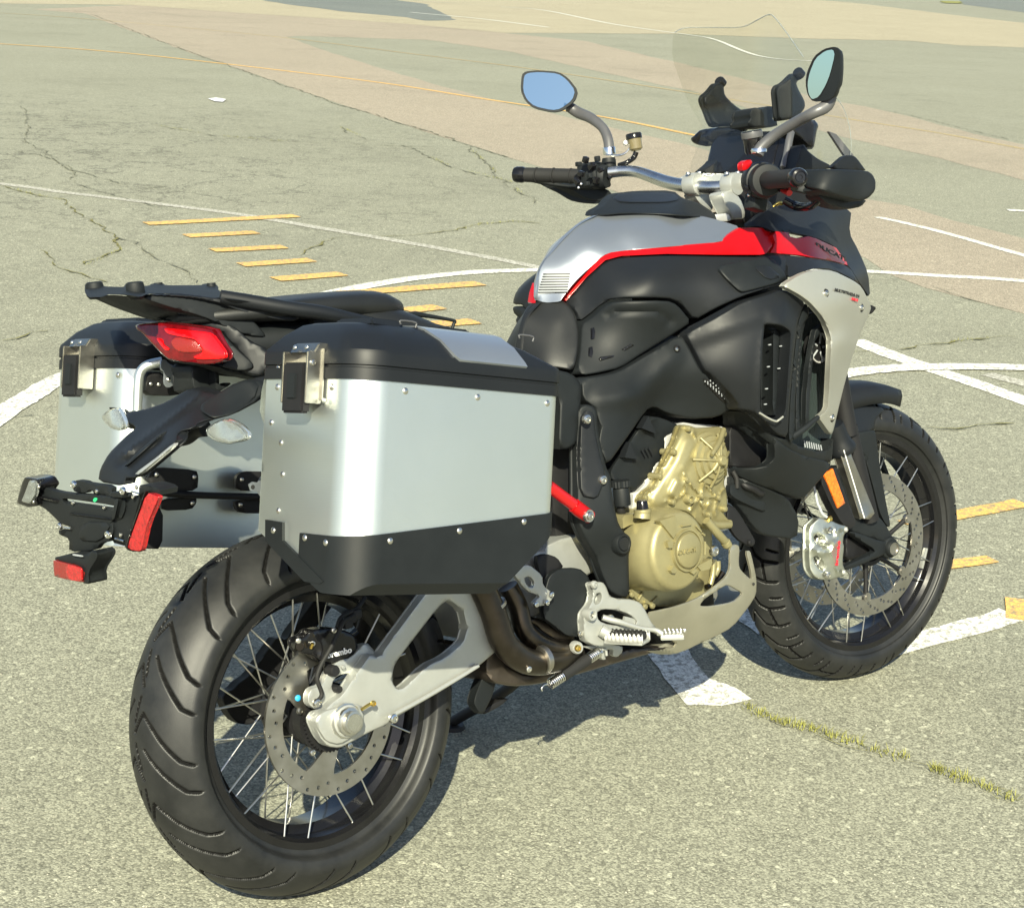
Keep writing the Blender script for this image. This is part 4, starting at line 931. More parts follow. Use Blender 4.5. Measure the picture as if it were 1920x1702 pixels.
panel('belly_deflector', z('G',(18,560),(50,545),(230,615),(330,660),(392,770),(380,885),(200,860),(150,820),(60,700),(18,680)), BD, MT['plastic'], bike, t=.012, edge=(6,.005), mir=True)
panel('deflector_rib', z('G',(20,640),(60,672),(190,732),(215,730),(212,690),(200,640),(90,600),(30,585)), -.165, MT['plastic'], bike, t=.012, edge=(3,.005))
panel('bracket', z('G',(10,690),(60,720),(155,880),(158,905),(138,925),(60,880),(10,800)), -.155, MT['black'], bike, t=.006, edge=(3,.003))
bolt(P3(z('G',(133,900,-.16))[0]), (0,-1,0), .006, MT['black'], bike)
bar_px('loom', z('G',(85,580,-.165),(110,600,-.175),(150,615,-.18),(190,640,-.175),(200,600,-.165)), .007, MT['black'])
bar_px('loom', z('G',(40,520,-.16),(60,560,-.165),(62,610,-.165)), .005, MT['rubber'])
# added black filler core keeps daylight out of the machine
box('core_dark_fill', (.90, 0, .78), (.36, .12, .30), MT['black'], bike, bev=.02)
box('core_dark_fill', (.62, 0, .62), (.10, .16, .40), MT['black'], bike, bev=.02)
box('radiator_block', (1.12, 0, .84), (.08, .34, .40), MT['black'], bike, bev=.02)
loft('tail_unit', [(-.15, 0, .965, .055, .022, 3), (-.05, 0, .960, .085, .035, 3), (.1, 0, .945, .11, .05, 3), (.3, 0, .90, .11, .07, 3), (.5, 0, .83, .09, .08, 3)], MT['plastic'], bike)

# ------------------------------------------------------------------ engine
eng_out = z('H',(630,195),(660,183),(700,190),(740,205),(850,200),(875,195),(918,212),(918,262),(905,300),(925,340),(928,480),(905,540),(925,600),(930,690),(905,730),(955,790),(930,812),(880,800),(830,830),(760,800),(690,720),(600,700),(450,700),(380,680),(385,620),(420,590),(470,560),(500,480),(530,430),(560,360),(600,290),(612,250))
EF = Field([(1280,800,-.170),(1360,810,-.165),(1363,887,-.175),(1300,880,-.185),(1240,870,-.160),(1200,940,-.150),(1260,930,-.168),(1330,960,-.170),(1364,980,-.160)])
panel('gasket_plate', z('H',(612,200),(660,170),(700,175),(860,188),(935,200),(945,300),(975,330),(955,380),(970,420),(950,470),(955,520),(930,560),(930,700),(600,720),(345,700),(352,610),(385,590),(425,545),(420,520),(460,500),(475,440),(500,415),(540,405),(545,300),(538,262),(600,230),(625,195)), -.140, MT['gasket'], bike, t=.03, edge=(2,.002), ch=0)
def eb(X):
    b = np.zeros(len(X))
    lines = [((535,430),(600,300),(640,200)),((390,650),(430,600),(490,560),(520,470)),((560,640),(560,560),(640,390)),((600,660),(675,520)),((675,520),(640,390)),((675,520),(770,620)),((590,660),(675,600)),((675,600),(675,540)),((770,620),(805,470)),((770,620),(700,710)),((770,620),(870,630)),((870,630),(930,560)),((870,630),(800,560)),((480,640),(560,660)),((790,740),(770,660)),((790,740),(820,660)),((870,640),(855,740)),((600,515),(675,520)),((720,230),(760,330))]
    for l in lines:
        d = pdist(X, z('H', *l), closed=False); b = np.maximum(b, .009*np.exp(-(d/2.3)**2))
    # stepped dome below the cam boss
    d = pdist(X, z('H',(500,640),(640,420),(700,300)), closed=False); b = np.maximum(b, .008*np.clip(1.6-d/13, 0, 1))
    d = pdist(X, z('H',(590,600),(620,540)), closed=False); b = np.maximum(b, .013*np.clip(1.5-d/9, 0, 1))
    return -b
eng = panel('timing_cover', eng_out, EF, MT['gold'], bike, t=.012, edge=(4,.006), bump=eb, step=4.0, ch=1, sharp=70)
cb = Q(*z('H',(815,400))[0], -.180)
lathe('cam_boss', [(.0001,.040),(.0085,.040),(.0105,.037),(.0108,.027),(.013,.0255),(.026,.0245),(.0275,.019),(.0370,.0175),(.0385,.011),(.0480,.009),(.0495,.002),(.0560,-.001),(.0570,-.012)], cb, (0,-1,0), MT['gold'], bike, 40)
for a in (8, 62, 118, 170, 222, 262, 318): 
    c_, s_ = math.cos(R_(a)), math.sin(R_(a)); tube('cover_rib', [cb+Vector((c_*.009,-.029,s_*.009)), cb+Vector((c_*.028,-.0235,s_*.028)), cb+Vector((c_*.054,-.006,s_*.054))], [.0030,.0026,.0030], MT['gold'], bike, 8, 4)
tube('cover_rib', [P3(p) for p in z('H',(905,215,-.185),(880,290,-.20),(850,340,-.208),(832,370,-.212))], [.006,.0055,.005,.004], MT['gold'], bike, 10, 4)
tube('cover_rib', [P3(p) for p in z('H',(905,300,-.195),(880,350,-.205),(868,420,-.208),(840,465,-.206))], [.004,.0045,.005,.004], MT['gold'], bike, 10, 4)
for px,py,l in ((690,208,.018),(600,352,.022),(513,500,.018),(424,630,.018),(295,755,.018),(677,520,.010),(592,658,.010),(768,620,.010),(872,630,.010),(910,700,.012),(905,240,.012),(815,735,.010),(940,785,.02)):
    q = z('H',(px,py))[0]; yv = float(EF([q])[0]); c_ = Q(q[0], q[1], yv-.006)
    lathe('bolt_boss', [(.0055,.004),(.0062,.002),(.0065,-l-.01)], c_, (0,-1,0), MT['gold'], bike, 14); bolt(c_+Vector((0,-.0035,0)), (0,-1,0), .0043, MT['gold'], bike)
lathe('sensor_port', [(.0001,.002),(.005,.002),(.0055,.009),(.0085,.009),(.0095,.006),(.0095,-.01)], Q(*z('H',(690,640))[0], -.178), (0,-1,0), MT['gold'], bike, 20)
# clutch cover
cc_ = Q(*z('H',(640,958))[0], -.235)
clutch = lathe('clutch_cover', [(.0001,.0),(.0660,.0),(.0705,-.0012),(.0745,-.0052),(.0765,-.0105),(.0770,-.020),(.0800,-.024),(.0810,-.06),(.084,-.10),(.088,-.14)], cc_, (0,-1,0), MT['gold'], bike, 72, 60)
cap = Q(*z('H',(683,955))[0], -.238)
lathe('cover_cap', [(.0001,.007),(.0310,.007),(.0330,.0055),(.0338,.0030),(.0340,-.001),(.0375,-.001),(.0380,.003),(.0405,.003),(.0415,-.004)], cap, (0,-1,0), MT['gold'], bike, 48)
A_ = cap
fitted('lettering', 'DUCATI', z('H',(628,972))[0], z('H',(735,950))[0], -.2458, -.2458, .0125, MT['gold'], ext=.0018, bold=.015, shear=.15)
def wedge3(name, px_pts, y0, y1, m):
    a = [Q(p[0], p[1], y0) for p in px_pts]; n = len(a); b = [p+Vector((0, y1-y0, 0)) for p in a]; return strip3(name, a, Vector((0,-1,0)), abs(y1-y0), m, bike)
wedge3('cover_lug', z('H',(562,905),(580,893),(600,903),(592,940),(570,940)), -.243, -.230, MT['gold'])
wedge3('cover_lug', z('H',(582,1078),(600,1050),(620,1075),(610,1095),(590,1093)), -.243, -.230, MT['gold'])
wedge3('cover_lug', z('H',(705,1090),(730,1065),(745,1078),(725,1102)), -.243, -.230, MT['gold'])
wedge3('cover_facet', z('H',(515,775),(612,742),(616,850),(600,880)), -.2405, -.225, MT['gold'])
wedge3('cover_facet', z('H',(745,1050),(832,1005),(838,1030),(822,1068),(770,1080)), -.2395, -.225, MT['gold'])
for a,b,c,d in ((650,805,705,795),(738,805,768,838),(775,850,790,862),(792,900,790,980),(598,900,600,905)):
    q = z('H',(a,b),(c,d)); tube('cover_slot', [Q(*q[0],-.2385), Q(*q[1],-.2385)], .0022, MT['gold'], bike, 6, 1)
# neck behind the drum, filler, pipes, crankcase
panel('crankcase', z('H',(285,790),(320,730),(460,700),(700,690),(830,770),(840,1000),(830,1250),(600,1300),(430,1300),(335,1260),(330,1100),(300,960)), -.135, MT['gold'], bike, t=.10, edge=(6,.010), step=12)
bm_ = Q(*z('H',(310,770))[0], -.160)
wedge3('case_flange', z('H',(285,760),(300,738),(365,730),(480,720),(470,760),(330,800),(290,820)), -.172, -.13, MT['gold'])
tube('filler_neck', [Q(*z('H',(405,760))[0],-.195), Q(*z('H',(409,718))[0],-.195)], [.0165,.0155], MT['gold'], bike, 24, 1)
lathe('filler_rim', [(.011,0),(.0165,.0),(.017,.003),(.0165,.0065),(.011,.007)], Q(*z('H',(409,722))[0],-.195), (0,0,1), MT['gold'], bike, 24)
lathe('filler_cap', [(.0001,.0185),(.0095,.0185),(.0105,.017),(.0118,.004),(.0125,0)], Q(*z('H',(409,708))[0],-.195), (0,0,1), MT['gloss'], bike, 12)
bar_px('coolant_pipe', z('H',(800,770,-.190),(870,850,-.192),(935,925,-.185)), [.0085,.0085,.0085], MT['gold'], seg=14)
lathe('pipe_collar', [(.0085,0),(.0100,.001),(.0100,.010),(.0085,.011)], P3(z('H',(915,900,-.187))[0]), (.5,0,-.75), MT['gold'], bike, 16)
bar_px('coolant_pipe', z('H',(820,790,-.175),(880,800,-.170),(940,795,-.165)), .0085, MT['gold'], seg=12)
bolt(Q(*z('H',(848,958))[0],-.19), (0,-1,0), .011, MT['zinc'], bike)
for p in (((870,1020),(870,1070),(850,1110)),((900,1090),(860,1150),(800,1180)),((845,1010),(840,1100),(820,1180))):
    bar_px('fitting', [q+(-.15,) for q in z('H',*p)], .006, MT['exhaust'] if p[0][0]==900 else MT['gold'], seg=10)
for a,b in (((380,1260),(410,1210)),((380,1260),(330,1200)),((420,1270),(480,1290)),((450,1290),(500,1240))):
    q = z('H',a,b); tube('case_rib', [Q(*q[0],-.137), Q(*q[1],-.137)], .003, MT['gold'], bike, 8, 1)
for a in ((470,1295),(425,1300),(345,1225)): bolt(Q(*z('H',a)[0],-.142), (0,-1,0), .006, MT['gold'], bike)
box('sump_dark_fill', (.82, 0, .37), (.34, .20, .17), MT['black'], bike, bev=.02)  # black block added behind the skid plate opening so it reads dark
# cylinder-head side: dark covers with moulded ridges
def hb(X):
    b = np.zeros(len(X))
    for l in (((120,430),(220,300),(260,240)),((360,140),(480,230)),((300,290),(380,400)),((400,220),(470,150))): b = np.maximum(b, .008*np.exp(-(pdist(X, z('H',*l), closed=False)/5)**2))
    return -b
panel('belt_cover', z('H',(210,460),(300,330),(440,130),(520,140),(640,190),(600,230),(545,265),(550,390),(500,420),(460,500),(420,530),(345,600),(280,540),(215,520)), -.140, MT['plastic'], bike, t=.03, edge=(4,.006), bump=hb, step=8)
wedge3('cover_pyramid', z('H',(445,130),(490,240),(405,205)), -.156, -.14, MT['satin'])
wedge3('cover_pyramid', z('H',(330,290),(375,395),(300,385)), -.156, -.14, MT['satin'])
for i in range(3): q = z('H',(400+i*22,335-i*6),(425+i*22,380-i*6)); tube('cover_line', [Q(*q[0],-.148),Q(*q[1],-.148)], .0016, MT['satin'], bike, 6, 1)
# plastic reservoir with ribbed cap
rp = Q(*z('H',(282,640))[0], -.155)
lathe('reservoir', [(.0001,0),(.016,0),(.0165,.004),(.0165,.030),(.0155,.034),(.0001,.035)], rp+Vector((0,0,-.012)), (0,0,1), MT['plastic'], bike, 24)
V=[];F=[]
n_=36
for k in range(n_):
    a=2*math.pi*k/n_; r_=.0195 if k%2 else .0180
    for zz in (0,.012): V.append(rp+Vector((r_*math.cos(a), r_*math.sin(a), .024+zz)))
for k in range(n_): F.append((2*k,2*((k+1)%n_),2*((k+1)%n_)+1,2*k+1))
F+= [tuple(2*k+1 for k in range(n_)), tuple(2*k for k in range(n_))[::-1]]
mesh('reservoir_cap', V, F, MT['plastic'], bike, 30)
bar_px('hose', z('H',(282,650,-.15),(275,700,-.15),(290,760,-.14)), .008, MT['rubber'])
# ------------------------------------------------------------------ frame plate, links
FPf = Field([(1100,770,-.165),(1085,900,-.165),(1130,900,-.180),(1110,980,-.185),(1165,1020,-.190),(1160,1100,-.170),(1120,1050,-.165)])
fp_out = z('H',(8,100),(30,70),(62,58),(105,70),(130,100),(132,200),(150,300),(182,440),(212,500),(214,560),(235,690),(262,800),(320,870),(328,940),(322,1010),(328,1240),(260,1235),(195,1200),(150,1090),(120,1000),(60,900),(18,815),(0,760),(6,600),(4,300))
fplate = panel('frame_plate', fp_out, FPf, MT['plastic'], bike, t=.02, edge=(8,.010), step=10)
panel('frame_plate_rib', z('H',(30,150),(60,95),(110,110),(118,230),(150,380),(180,470),(170,540),(130,640),(30,620),(20,400)), FPf, MT['satin'], fplate, t=.01, off=-.006, edge=(5,.005), step=10)
for p in ((66,150),(164,522)): bolt(Q(*z('H',p)[0],-.186), (0,-1,0), .0095, MT["zinc"], fplate)
lathe('pivot_cap', [(.0001,.006),(.013,.006),(.0145,.008),(.0185,.008),(.0200,.005),(.0205,-.01)], Q(*z('H',(278,912))[0],-.190), (0,-1,0), MT['plastic'], bike, 28)
lathe('pivot_cap', [(.0001,.0085),(.0125,.0085),(.0130,.006)], Q(*z('H',(278,912))[0],-.192), (0,-1,0), MT['satin'], bike, 28)
lk = bar_px('link_rod', [(1020,905,-.185),(1060,935,-.188),(1082,951,-.19)], [.0115,.0115,.0115], MT['reddark'], seg=16)
bar_px('link_rod_end', [(1076,947,-.19),(1088,957,-.192),(1106,969,-.194)], [.0135,.0140,.0125], MT['red'], seg=18)
bolt(Q(1106,967,-.210), (0,-1,0), .008, MT['zinc'], bike)
lathe('rod_washer', [(.008,.0),(.0115,.0),(.012,-.006)], Q(1106,967,-.209), (0,-1,0), MT['zinc'], bike, 20)
# ------------------------------------------------------------------ swingarm
sw = z('C',(885,850),(905,815),(940,805),(970,770),(1020,735),(1075,650),(1110,600),(1150,545),(1185,565),(1230,500),(1400,270),(1440,225),(1560,235),(1690,240),(1730,330),(1745,420),(1738,520),(1640,605),(1500,700),(1265,835),(1225,868),(1140,905),(1060,950),(1010,975),(955,968),(918,925))
swh = z('C',(1250,640),(1262,590),(1330,500),(1462,330),(1505,300),(1568,345),(1588,430),(1570,495),(1490,562),(1405,600),(1305,700),(1272,708),(1252,680))
SWf = Field([(640,1350,-.150),(700,1300,-.150),(745,1345,-.150),(830,1150,-.155),(900,1240,-.155),(930,1150,-.160)])
sa = panel('swingarm', sw, SWf, MT['cast'], bike, t=.020, edge=(5,.008), holes=[swh], step=9, ch=1)
sm = mirror(sa); sm.data.materials[0] = MT['black']  # silver arm recoloured black; the dimness behind the wheel is put in colour
panel('swingarm_body', [(905,1105),(960,1060),(1040,1012),(1090,1000),(1120,1020),(1122,1066),(1060,1105),(1000,1160),(930,1210),(920,1150)], -.11, MT['cast'], bike, t=.22, edge=(8,.012), step=16)
box('swingarm_bridge', (.40, 0, .42), (.14, .22, .10), MT['cast'], bike, bev=.02)
bar_px('swingarm_bead', z('C',(1262,820,-.158),(1400,745,-.158),(1560,650,-.160),(1640,600,-.16)), .004, MT['cast'], seg=8)
# axle block pockets, caliper bracket
panel('caliper_bracket', z('C',(865,740),(880,705),(930,690),(960,620),(1000,580),(1060,565),(1130,490),(1175,540),(1160,620),(1100,680),(1040,740),(960,790),(900,800),(868,775)), -.128, MT['cast'], bike, t=.014, edge=(3,.004), holes=[z('C',(985,720),(975,680),(1000,645),(1050,635),(1075,650),(1060,690),(1010,735))])
panel('axle_block', z('C',(895,850),(930,810),(1010,785),(1085,770),(1120,790),(1120,880),(1080,920),(1010,960),(950,945),(920,900)), -.158, MT['cast'], bike, t=.02, edge=(4,.006))
an = Q(655, 1352, -.168)
lathe('axle_nut', [(.0165,-.004),(.012,.004),(.0125,.013),(.0150,.0145),(.0185,.014),(.0190,.010),(.0190,.004),(.0235,.003),(.0245,0),(.0245,-.006),(.030,-.007),(.030,-.012)], an, (0,-1,0), MT['zinc'], bike, 12, 30)
lathe('axle_bore', [(.0001,.001),(.0135,.001),(.0137,.0148),(.0145,.015)], an, (0,-1,0), MT['chrome'], bike, 28)
lathe('axle_washer', [(.026,-.004),(.027,.0),(.0245,.0015)], an+Vector((0,.004,0)), (0,-1,0), MT['cast'], bike, 32)
bar_px('chain_adjuster', z('C',(1110,800,-.172),(1140,780,-.172),(1165,768,-.172)), [.003,.003,.003], MT['brass'])
bolt(P3(z('C',(1165,772,-.175))[0]), (0,-1,0), .0052, MT['brass'], bike)
bolt(P3(z('C',(1256,840,-.166))[0]), (0,-1,0), .0088, MT['chrome'], bike)
bolt(P3(z('C',(908,770,-.142))[0]), (0,-1,0), .0075, MT['zinc'], bike)
bolt(P3(z('C',(1028,607,-.138))[0]), (0,-1,0), .004, MT['cast'], bike)
# rear caliper
rc = panel('brake_caliper', z('C',(805,505),(815,478),(850,465),(870,440),(930,430),(990,428),(1050,445),(1085,470),(1095,520),(1075,560),(1020,590),(950,595),(915,575),(880,550),(830,545)), -.125, MT['gloss'], bike, t=.022, edge=(7,.012), step=6, bump=lambda X: -.005*np.exp(-(pdist(X, z('C',(890,450),(935,520),(930,580)), closed=False)/5)**2))
fitted('lettering', 'brembo', z('C',(955,555))[0], z('C',(1065,528))[0], -.1275, -.1275, .0145, MT['white'], bold=.03)
for p in ((823,487),(888,500),(985,440)): bolt(P3(z('C',p+(-.128,))[0]), (-.4,-1,0), .005, MT['zinc'], bike)
lathe('bleed_tag', [(.0001,.002),(.007,.002),(.008,0)], P3(z('C',(828,512,-.128))[0]), (-.3,-1,0), MT['exhaust'], bike, 14)
bar_px('bleed_nipple', z('C',(880,520,-.13),(888,498,-.135)), .003, MT['brass'])
bar_px('brake_hose', z('C',(1100,320,-.10),(1075,370,-.12),(1030,400,-.135),(1005,450,-.14),(970,520,-.142),(925,600,-.140),(908,660,-.140),(930,730,-.140),(905,765,-.140)), .0038, MT['rubber'], seg=8)
bar_px('brake_hose', z('C',(1125,290,-.09),(1090,340,-.11),(1020,380,-.125),(1000,430,-.13)), .0042, MT['rubber'], seg=8)
for q_ in ((1060,385),(1085,365),(1045,410)): box('sensor_plug', P3(z('C',q_+(-.115,))[0]), (.018,.014,.016), MT['black'], bike, bev=.003)
lathe('speed_sensor', [(.0001,.012),(.008,.012),(.010,.008),(.010,-.01)], P3(z('C',(975,622,-.130))[0]), (0,-1,0), MT['black'], bike, 18)
lathe('speed_sensor', [(.0001,.010),(.006,.010),(.007,-.01)], P3(z('C',(995,705,-.130))[0]), (0,-1,0), MT['black'], bike, 18)
# ------------------------------------------------------------------ exhaust
bar_px('exhaust_pipe', [(880,1060,-.165),(905,1105,-.165),(925,1150,-.168),(945,1205,-.170),(985,1238,-.168),(1035,1240,-.155),(1080,1225,-.13)], [.024,.024,.024,.024,.024,.023,.02], MT['exhaust'], seg=24)
bar_px('exhaust_pipe', z('D',(330,760,-.135),(385,870,-.14),(420,1000,-.145),(500,1075,-.15),(600,1110,-.145),(680,1100,-.12)), .0185, MT['exhaust'], seg=20)
lathe('pipe_clamp', [(.0245,-.006),(.026,-.005),(.026,.005),(.0245,.006)], P3(z('D',(520,1160,-.168))[0]), (1,0,.05), MT['steel'], bike, 28)
lathe('pipe_clamp', [(.0245,-.004),(.0258,-.003),(.0258,.003),(.0245,.004)], P3(z('D',(245,865,-.165))[0]), (.35,0,-1), MT['steel'], bike, 28)
panel('silencer_box', z('D',(215,1120),(260,1090),(330,1200),(430,1250),(560,1225),(700,1180),(760,1120),(1250,1080),(1255,1100),(1100,1130),(620,1270),(480,1300),(350,1310),(245,1290),(200,1220)), Field([(915,1225,-.135),(1000,1275,-.13),(1100,1225,-.12),(1260,1215,-.10)]), MT['catbox'], bike, t=.22, edge=(8,.012), step=14)
panel('silencer_shield', z('D',(430,920),(500,935),(620,985),(700,1030),(690,1090),(600,1060),(520,1010),(455,960)), -.13, MT['exhaust'], bike, t=.03, edge=(4,.006))
bolt(P3(z('D',(445,1215,-.19))[0]), (-.3,-1,0), .006, MT['zinc'], bike)
panel('mud_flap', z('D',(200,1238),(262,1250),(268,1275),(240,1370),(190,1468),(160,1440),(140,1400),(160,1330)), -.10, MT['plastic'], bike, t=.02, edge=(3,.004))
panel('mud_flap', z('D',(190,1455),(250,1400),(338,1370),(300,1410),(200,1465)), -.05, MT['black'], bike, t=.02, edge=(2,.003))
panel('pillion_bracket', z('D',(355,690),(395,650),(445,638),(520,700),(522,755),(580,800),(575,830),(545,860),(500,870),(475,870),(470,850),(510,810),(440,790)), -.175, MT['cast'], bike, t=.008, edge=(3,.003), holes=[z('D',(425,740),(420,710),(450,705),(475,735),(470,765),(445,765))])
for p in ((570,805),(545,850),(485,860)): bolt(P3(z('D',p+(-.18,))[0]), (0,-1,0), .0055, MT['chrome'], bike)
panel('heel_guard', z('D',(530,790),(555,700),(610,662),(720,658),(770,700),(782,740),(765,850),(742,970),(735,1040),(650,1032),(600,990),(520,930)), -.155, MT['plastic'], bike, t=.01, edge=(5,.006))
panel('hanger_plate', z('D',(485,600),(540,580),(600,600),(640,660),(560,700),(520,760)), -.14, MT['black'], bike, t=.01, edge=(3,.003))
# rider footrest hanger, peg, brake pedal
rh = panel('footrest_hanger', z('D',(785,750),(800,738),(850,735),(870,760),(890,815),(940,830),(1010,830),(1060,850),(1085,890),(1120,960),(1145,985),(1130,1005),(1100,1000),(1105,1045),(1060,1060),(940,1080),(860,1090),(800,1085),(750,1055),(742,950),(745,910),(785,860),(800,800)), -.175, MT['cast'], bike, t=.016, edge=(4,.006), holes=[z('D',(815,905),(850,885),(930,890),(1000,915),(1040,950),(1030,975),(960,975),(880,970),(830,950)), z('D',(805,860),(815,800),(838,795),(845,815),(835,850))], step=7)
lathe('hanger_boss', [(.0001,.004),(.006,.004),(.0075,.008),(.0105,.008),(.0115,.004),(.012,-.01)], P3(z('D',(782,915,-.18))[0]), (0,-1,0), MT['cast'], bike, 24)
bolt(P3(z('D',(785,915,-.184))[0]), (0,-1,0), .007, MT['zinc'], bike)
bolt(P3(z('D',(805,750,-.180))[0]), (0,-1,0), .0075, MT['cast'], bike)
bolt(P3(z('D',(728,1020,-.165))[0]), (0,-1,0), .0055, MT['zinc'], bike)
lathe('hanger_boss', [(.0001,.004),(.010,.004),(.012,.001),(.0125,-.01)], P3(z('D',(712,1098,-.165))[0]), (-.2,-1,0), MT['cast'], bike, 24)
bolt(P3(z('D',(716,1100,-.172))[0]), (-.2,-1,0), .0065, MT['brass'], bike)
# footpeg: built outward from the hanger
pa = P3(z('D',(880,1020,-.185))[0]); pb_ = P3(z('D',(1090,1030,-.262))[0])
pd = (pb_-pa).normalized(); pf = Vector((1,0,0)); pf = (pf-pd*pf.dot(pd)).normalized(); pu = pd.cross(pf); pu = pu if pu.z > 0 else -pu
Lp = (pb_-pa).length
V=[];F=[]
nt_=9; pts=[]
for i in range(nt_*4+1):
    t_=i/(nt_*4); w_=.017*(1-.15*abs(2*t_-1)**2); hh=.0 if (i//2)%2 else .006; pts.append((t_,w_,hh))
for side in (1,-1):
    base=len(V)
    for t_,w_,hh in pts: 
        c0=pa+pd*(Lp*t_)+pf*w_*side; V+= [c0-pu*.012, c0+pu*hh]
    for i in range(len(pts)-1): F.append((base+2*i,base+2*i+2,base+2*i+3,base+2*i+1))
me_=mesh('footpeg', V, F, MT['gasket'], bike, 20); md=me_.modifiers.new('thick','SOLIDIFY'); md.thickness=.0035; md.offset=0
M_=Matrix((pd,pf,pu)).transposed()
box('footpeg_base', pa+pd*Lp*.48-pu*.013, (Lp*1.0,.034,.006), MT['cast'], bike, M_, .002)
box('footpeg_rubber', pa+pd*Lp*.5-pu*.001, (Lp*.9,.026,.014), MT['rubber'], bike, M_, .003)
for i in range(8): box('rubber_rib', pa+pd*Lp*(.12+.108*i)+pu*.0062, (.0042,.024,.004), MT['rubber'], bike, M_ @ Matrix.Rotation(.45,3,'Z'), .001)
tube('peg_mount', [P3(z('D',(840,1000,-.18))[0]), pa+pd*.012-pu*.006], [.012,.011], MT['cast'], bike, 12, 1)
pe = [P3(p) for p in z('D',(1110,985,-.20),(1150,1000,-.215),(1200,1015,-.225))]
tube('brake_pedal', [P3(p) for p in z('D',(850,930,-.165),(900,945,-.175),(960,960,-.185),(1060,990,-.195),(1140,1000,-.205),(1180,1022,-.215))], [.006,.006,.0055,.005,.005,.006], MT['cast'], bike, 10, 4)
qa = P3(z('D',(1165,1022,-.205))[0]); qb = P3(z('D',(1295,1018,-.235))[0]); qd=(qb-qa).normalized(); Lq=(qb-qa).length; M2=Matrix((qd,(pf-qd*pf.dot(qd)).normalized(),Vector((0,0,1)))).transposed()
box('pedal_pad', (qa+qb)/2+Vector((0,0,-.005)), (Lq,.024,.010), MT['cast'], bike, M2, .002)
for i in range(6):
    for sd in (-1,1): box('pedal_tooth', qa+qd*Lq*(.08+.168*i)+Vector((.010*sd,0,.003)), (.005,.004,.008), MT['chrome'], bike, M2, .001)
wedge3('heel_plate', z('D',(975,925),(1035,940),(1025,985),(965,965)), -.17, -.165, MT['cast'])
bar_px('pedal_spring', z('D',(850,935,-.165),(900,925,-.17),(900,960,-.168)), .004, MT['zinc'])
# stand springs in a rubber sleeve
s0 = P3(z('D',(830,1120,-.16))[0]); s1 = P3(z('D',(560,1298,-.16))[0])
def coil(name, a, b, R, r, turns, m):
    d=(b-a); L_=d.length; M=frame(a,d); n=turns*14
    return tube(name, [M@Vector((R*math.cos(2*math.pi*turns*i/n), R*math.sin(2*math.pi*turns*i/n), L_*i/n)) for i in range(n+1)], r, m, bike, 6, 1, smooth=False)
coil('stand_spring', s0, s0.lerp(s1,.30), .0085, .0019, 9, MT['chrome']); coil('stand_spring', s0.lerp(s1,.70), s1, .0085, .0019, 9, MT['chrome'])
tube('spring_sleeve', [s0.lerp(s1,.24), s0.lerp(s1,.75)], .0112, MT['rubber'], bike, 18, 1)
bar_px('spring_hook', z('D',(560,1298,-.16),(530,1300,-.16),(515,1320,-.16),(518,1335,-.16)), .0018, MT['chrome'])
bar_px('spring_hook', z('D',(835,1115,-.16),(865,1105,-.16),(872,1140,-.16)), .003, MT['cast'])
panel('stand_lug', z('D',(740,1090),(850,1080),(960,1085),(960,1120),(930,1150),(905,1140),(910,1105),(860,1110),(870,1160),(850,1165),(830,1120)), -.15, MT['cast'], bike, t=.01, edge=(3,.003))
# side stand on the left carries the lean
gs = Vector((0.62, .36, 0)); gw = BIKE.inverted() @ gs
tube('side_stand', [Vector((.70,.10,.27)), Vector((.66,.2,.17)), gw+Vector((0,0,.012))], [.014,.012,.011], MT['black'], bike, 14, 4)
lathe('stand_foot', [(.0001,.008),(.024,.008),(.028,0),(.028,-.0)], gw, BIKE.inverted().to_3x3()@Vector((0,0,1)), MT['black'], bike, 20)
# ------------------------------------------------------------------ skid plate
SKf = Field([(1214,1148,-.165),(1312,1119,-.170),(1369,1021,-.165),(1408,1087,-.150),(1418,1113,-.140),(1373,1174,-.135),(1306,1207,-.125),(1263,1226,-.100),(1214,1200,-.13),(1340,1140,-.165)])
sk_out = z('H',(440,1335),(520,1318),(600,1300),(690,1270),(760,1238),(860,1170),(925,1110),(945,1060),(945,930),(985,915),(1004,935),(998,1040),(1010,1075),(1078,1138),(1072,1080),(1042,960),(1068,955),(1085,1020),(1108,1130),(1106,1225),(1060,1300),(960,1425),(840,1490),(740,1532),(690,1560),(600,1592),(500,1592),(440,1570),(520,1565),(600,1550),(620,1520),(520,1480),(440,1440))
panel('skid_plate', sk_out, SKf, MT['skid'], bike, t=.004, edge=(3,.003), holes=[z('H',(760,1288),(790,1250),(915,1168),(940,1168),(1018,1212),(1015,1228),(965,1272),(830,1296),(770,1296))], step=9, mir=True)
panel('skid_floor', z('H',(500,1590),(690,1560),(960,1425),(1106,1225),(1100,1180),(900,1380),(700,1480),(500,1540)), -.10, MT['skid'], bike, t=.20, edge=None, step=20)
bolt(P3(z('H',(1090,1160,-.15))[0]), (0,-1,0), .003, MT['darktxt'], bike)

# ------------------------------------------------------------------ front end
def steer_parts(): pass
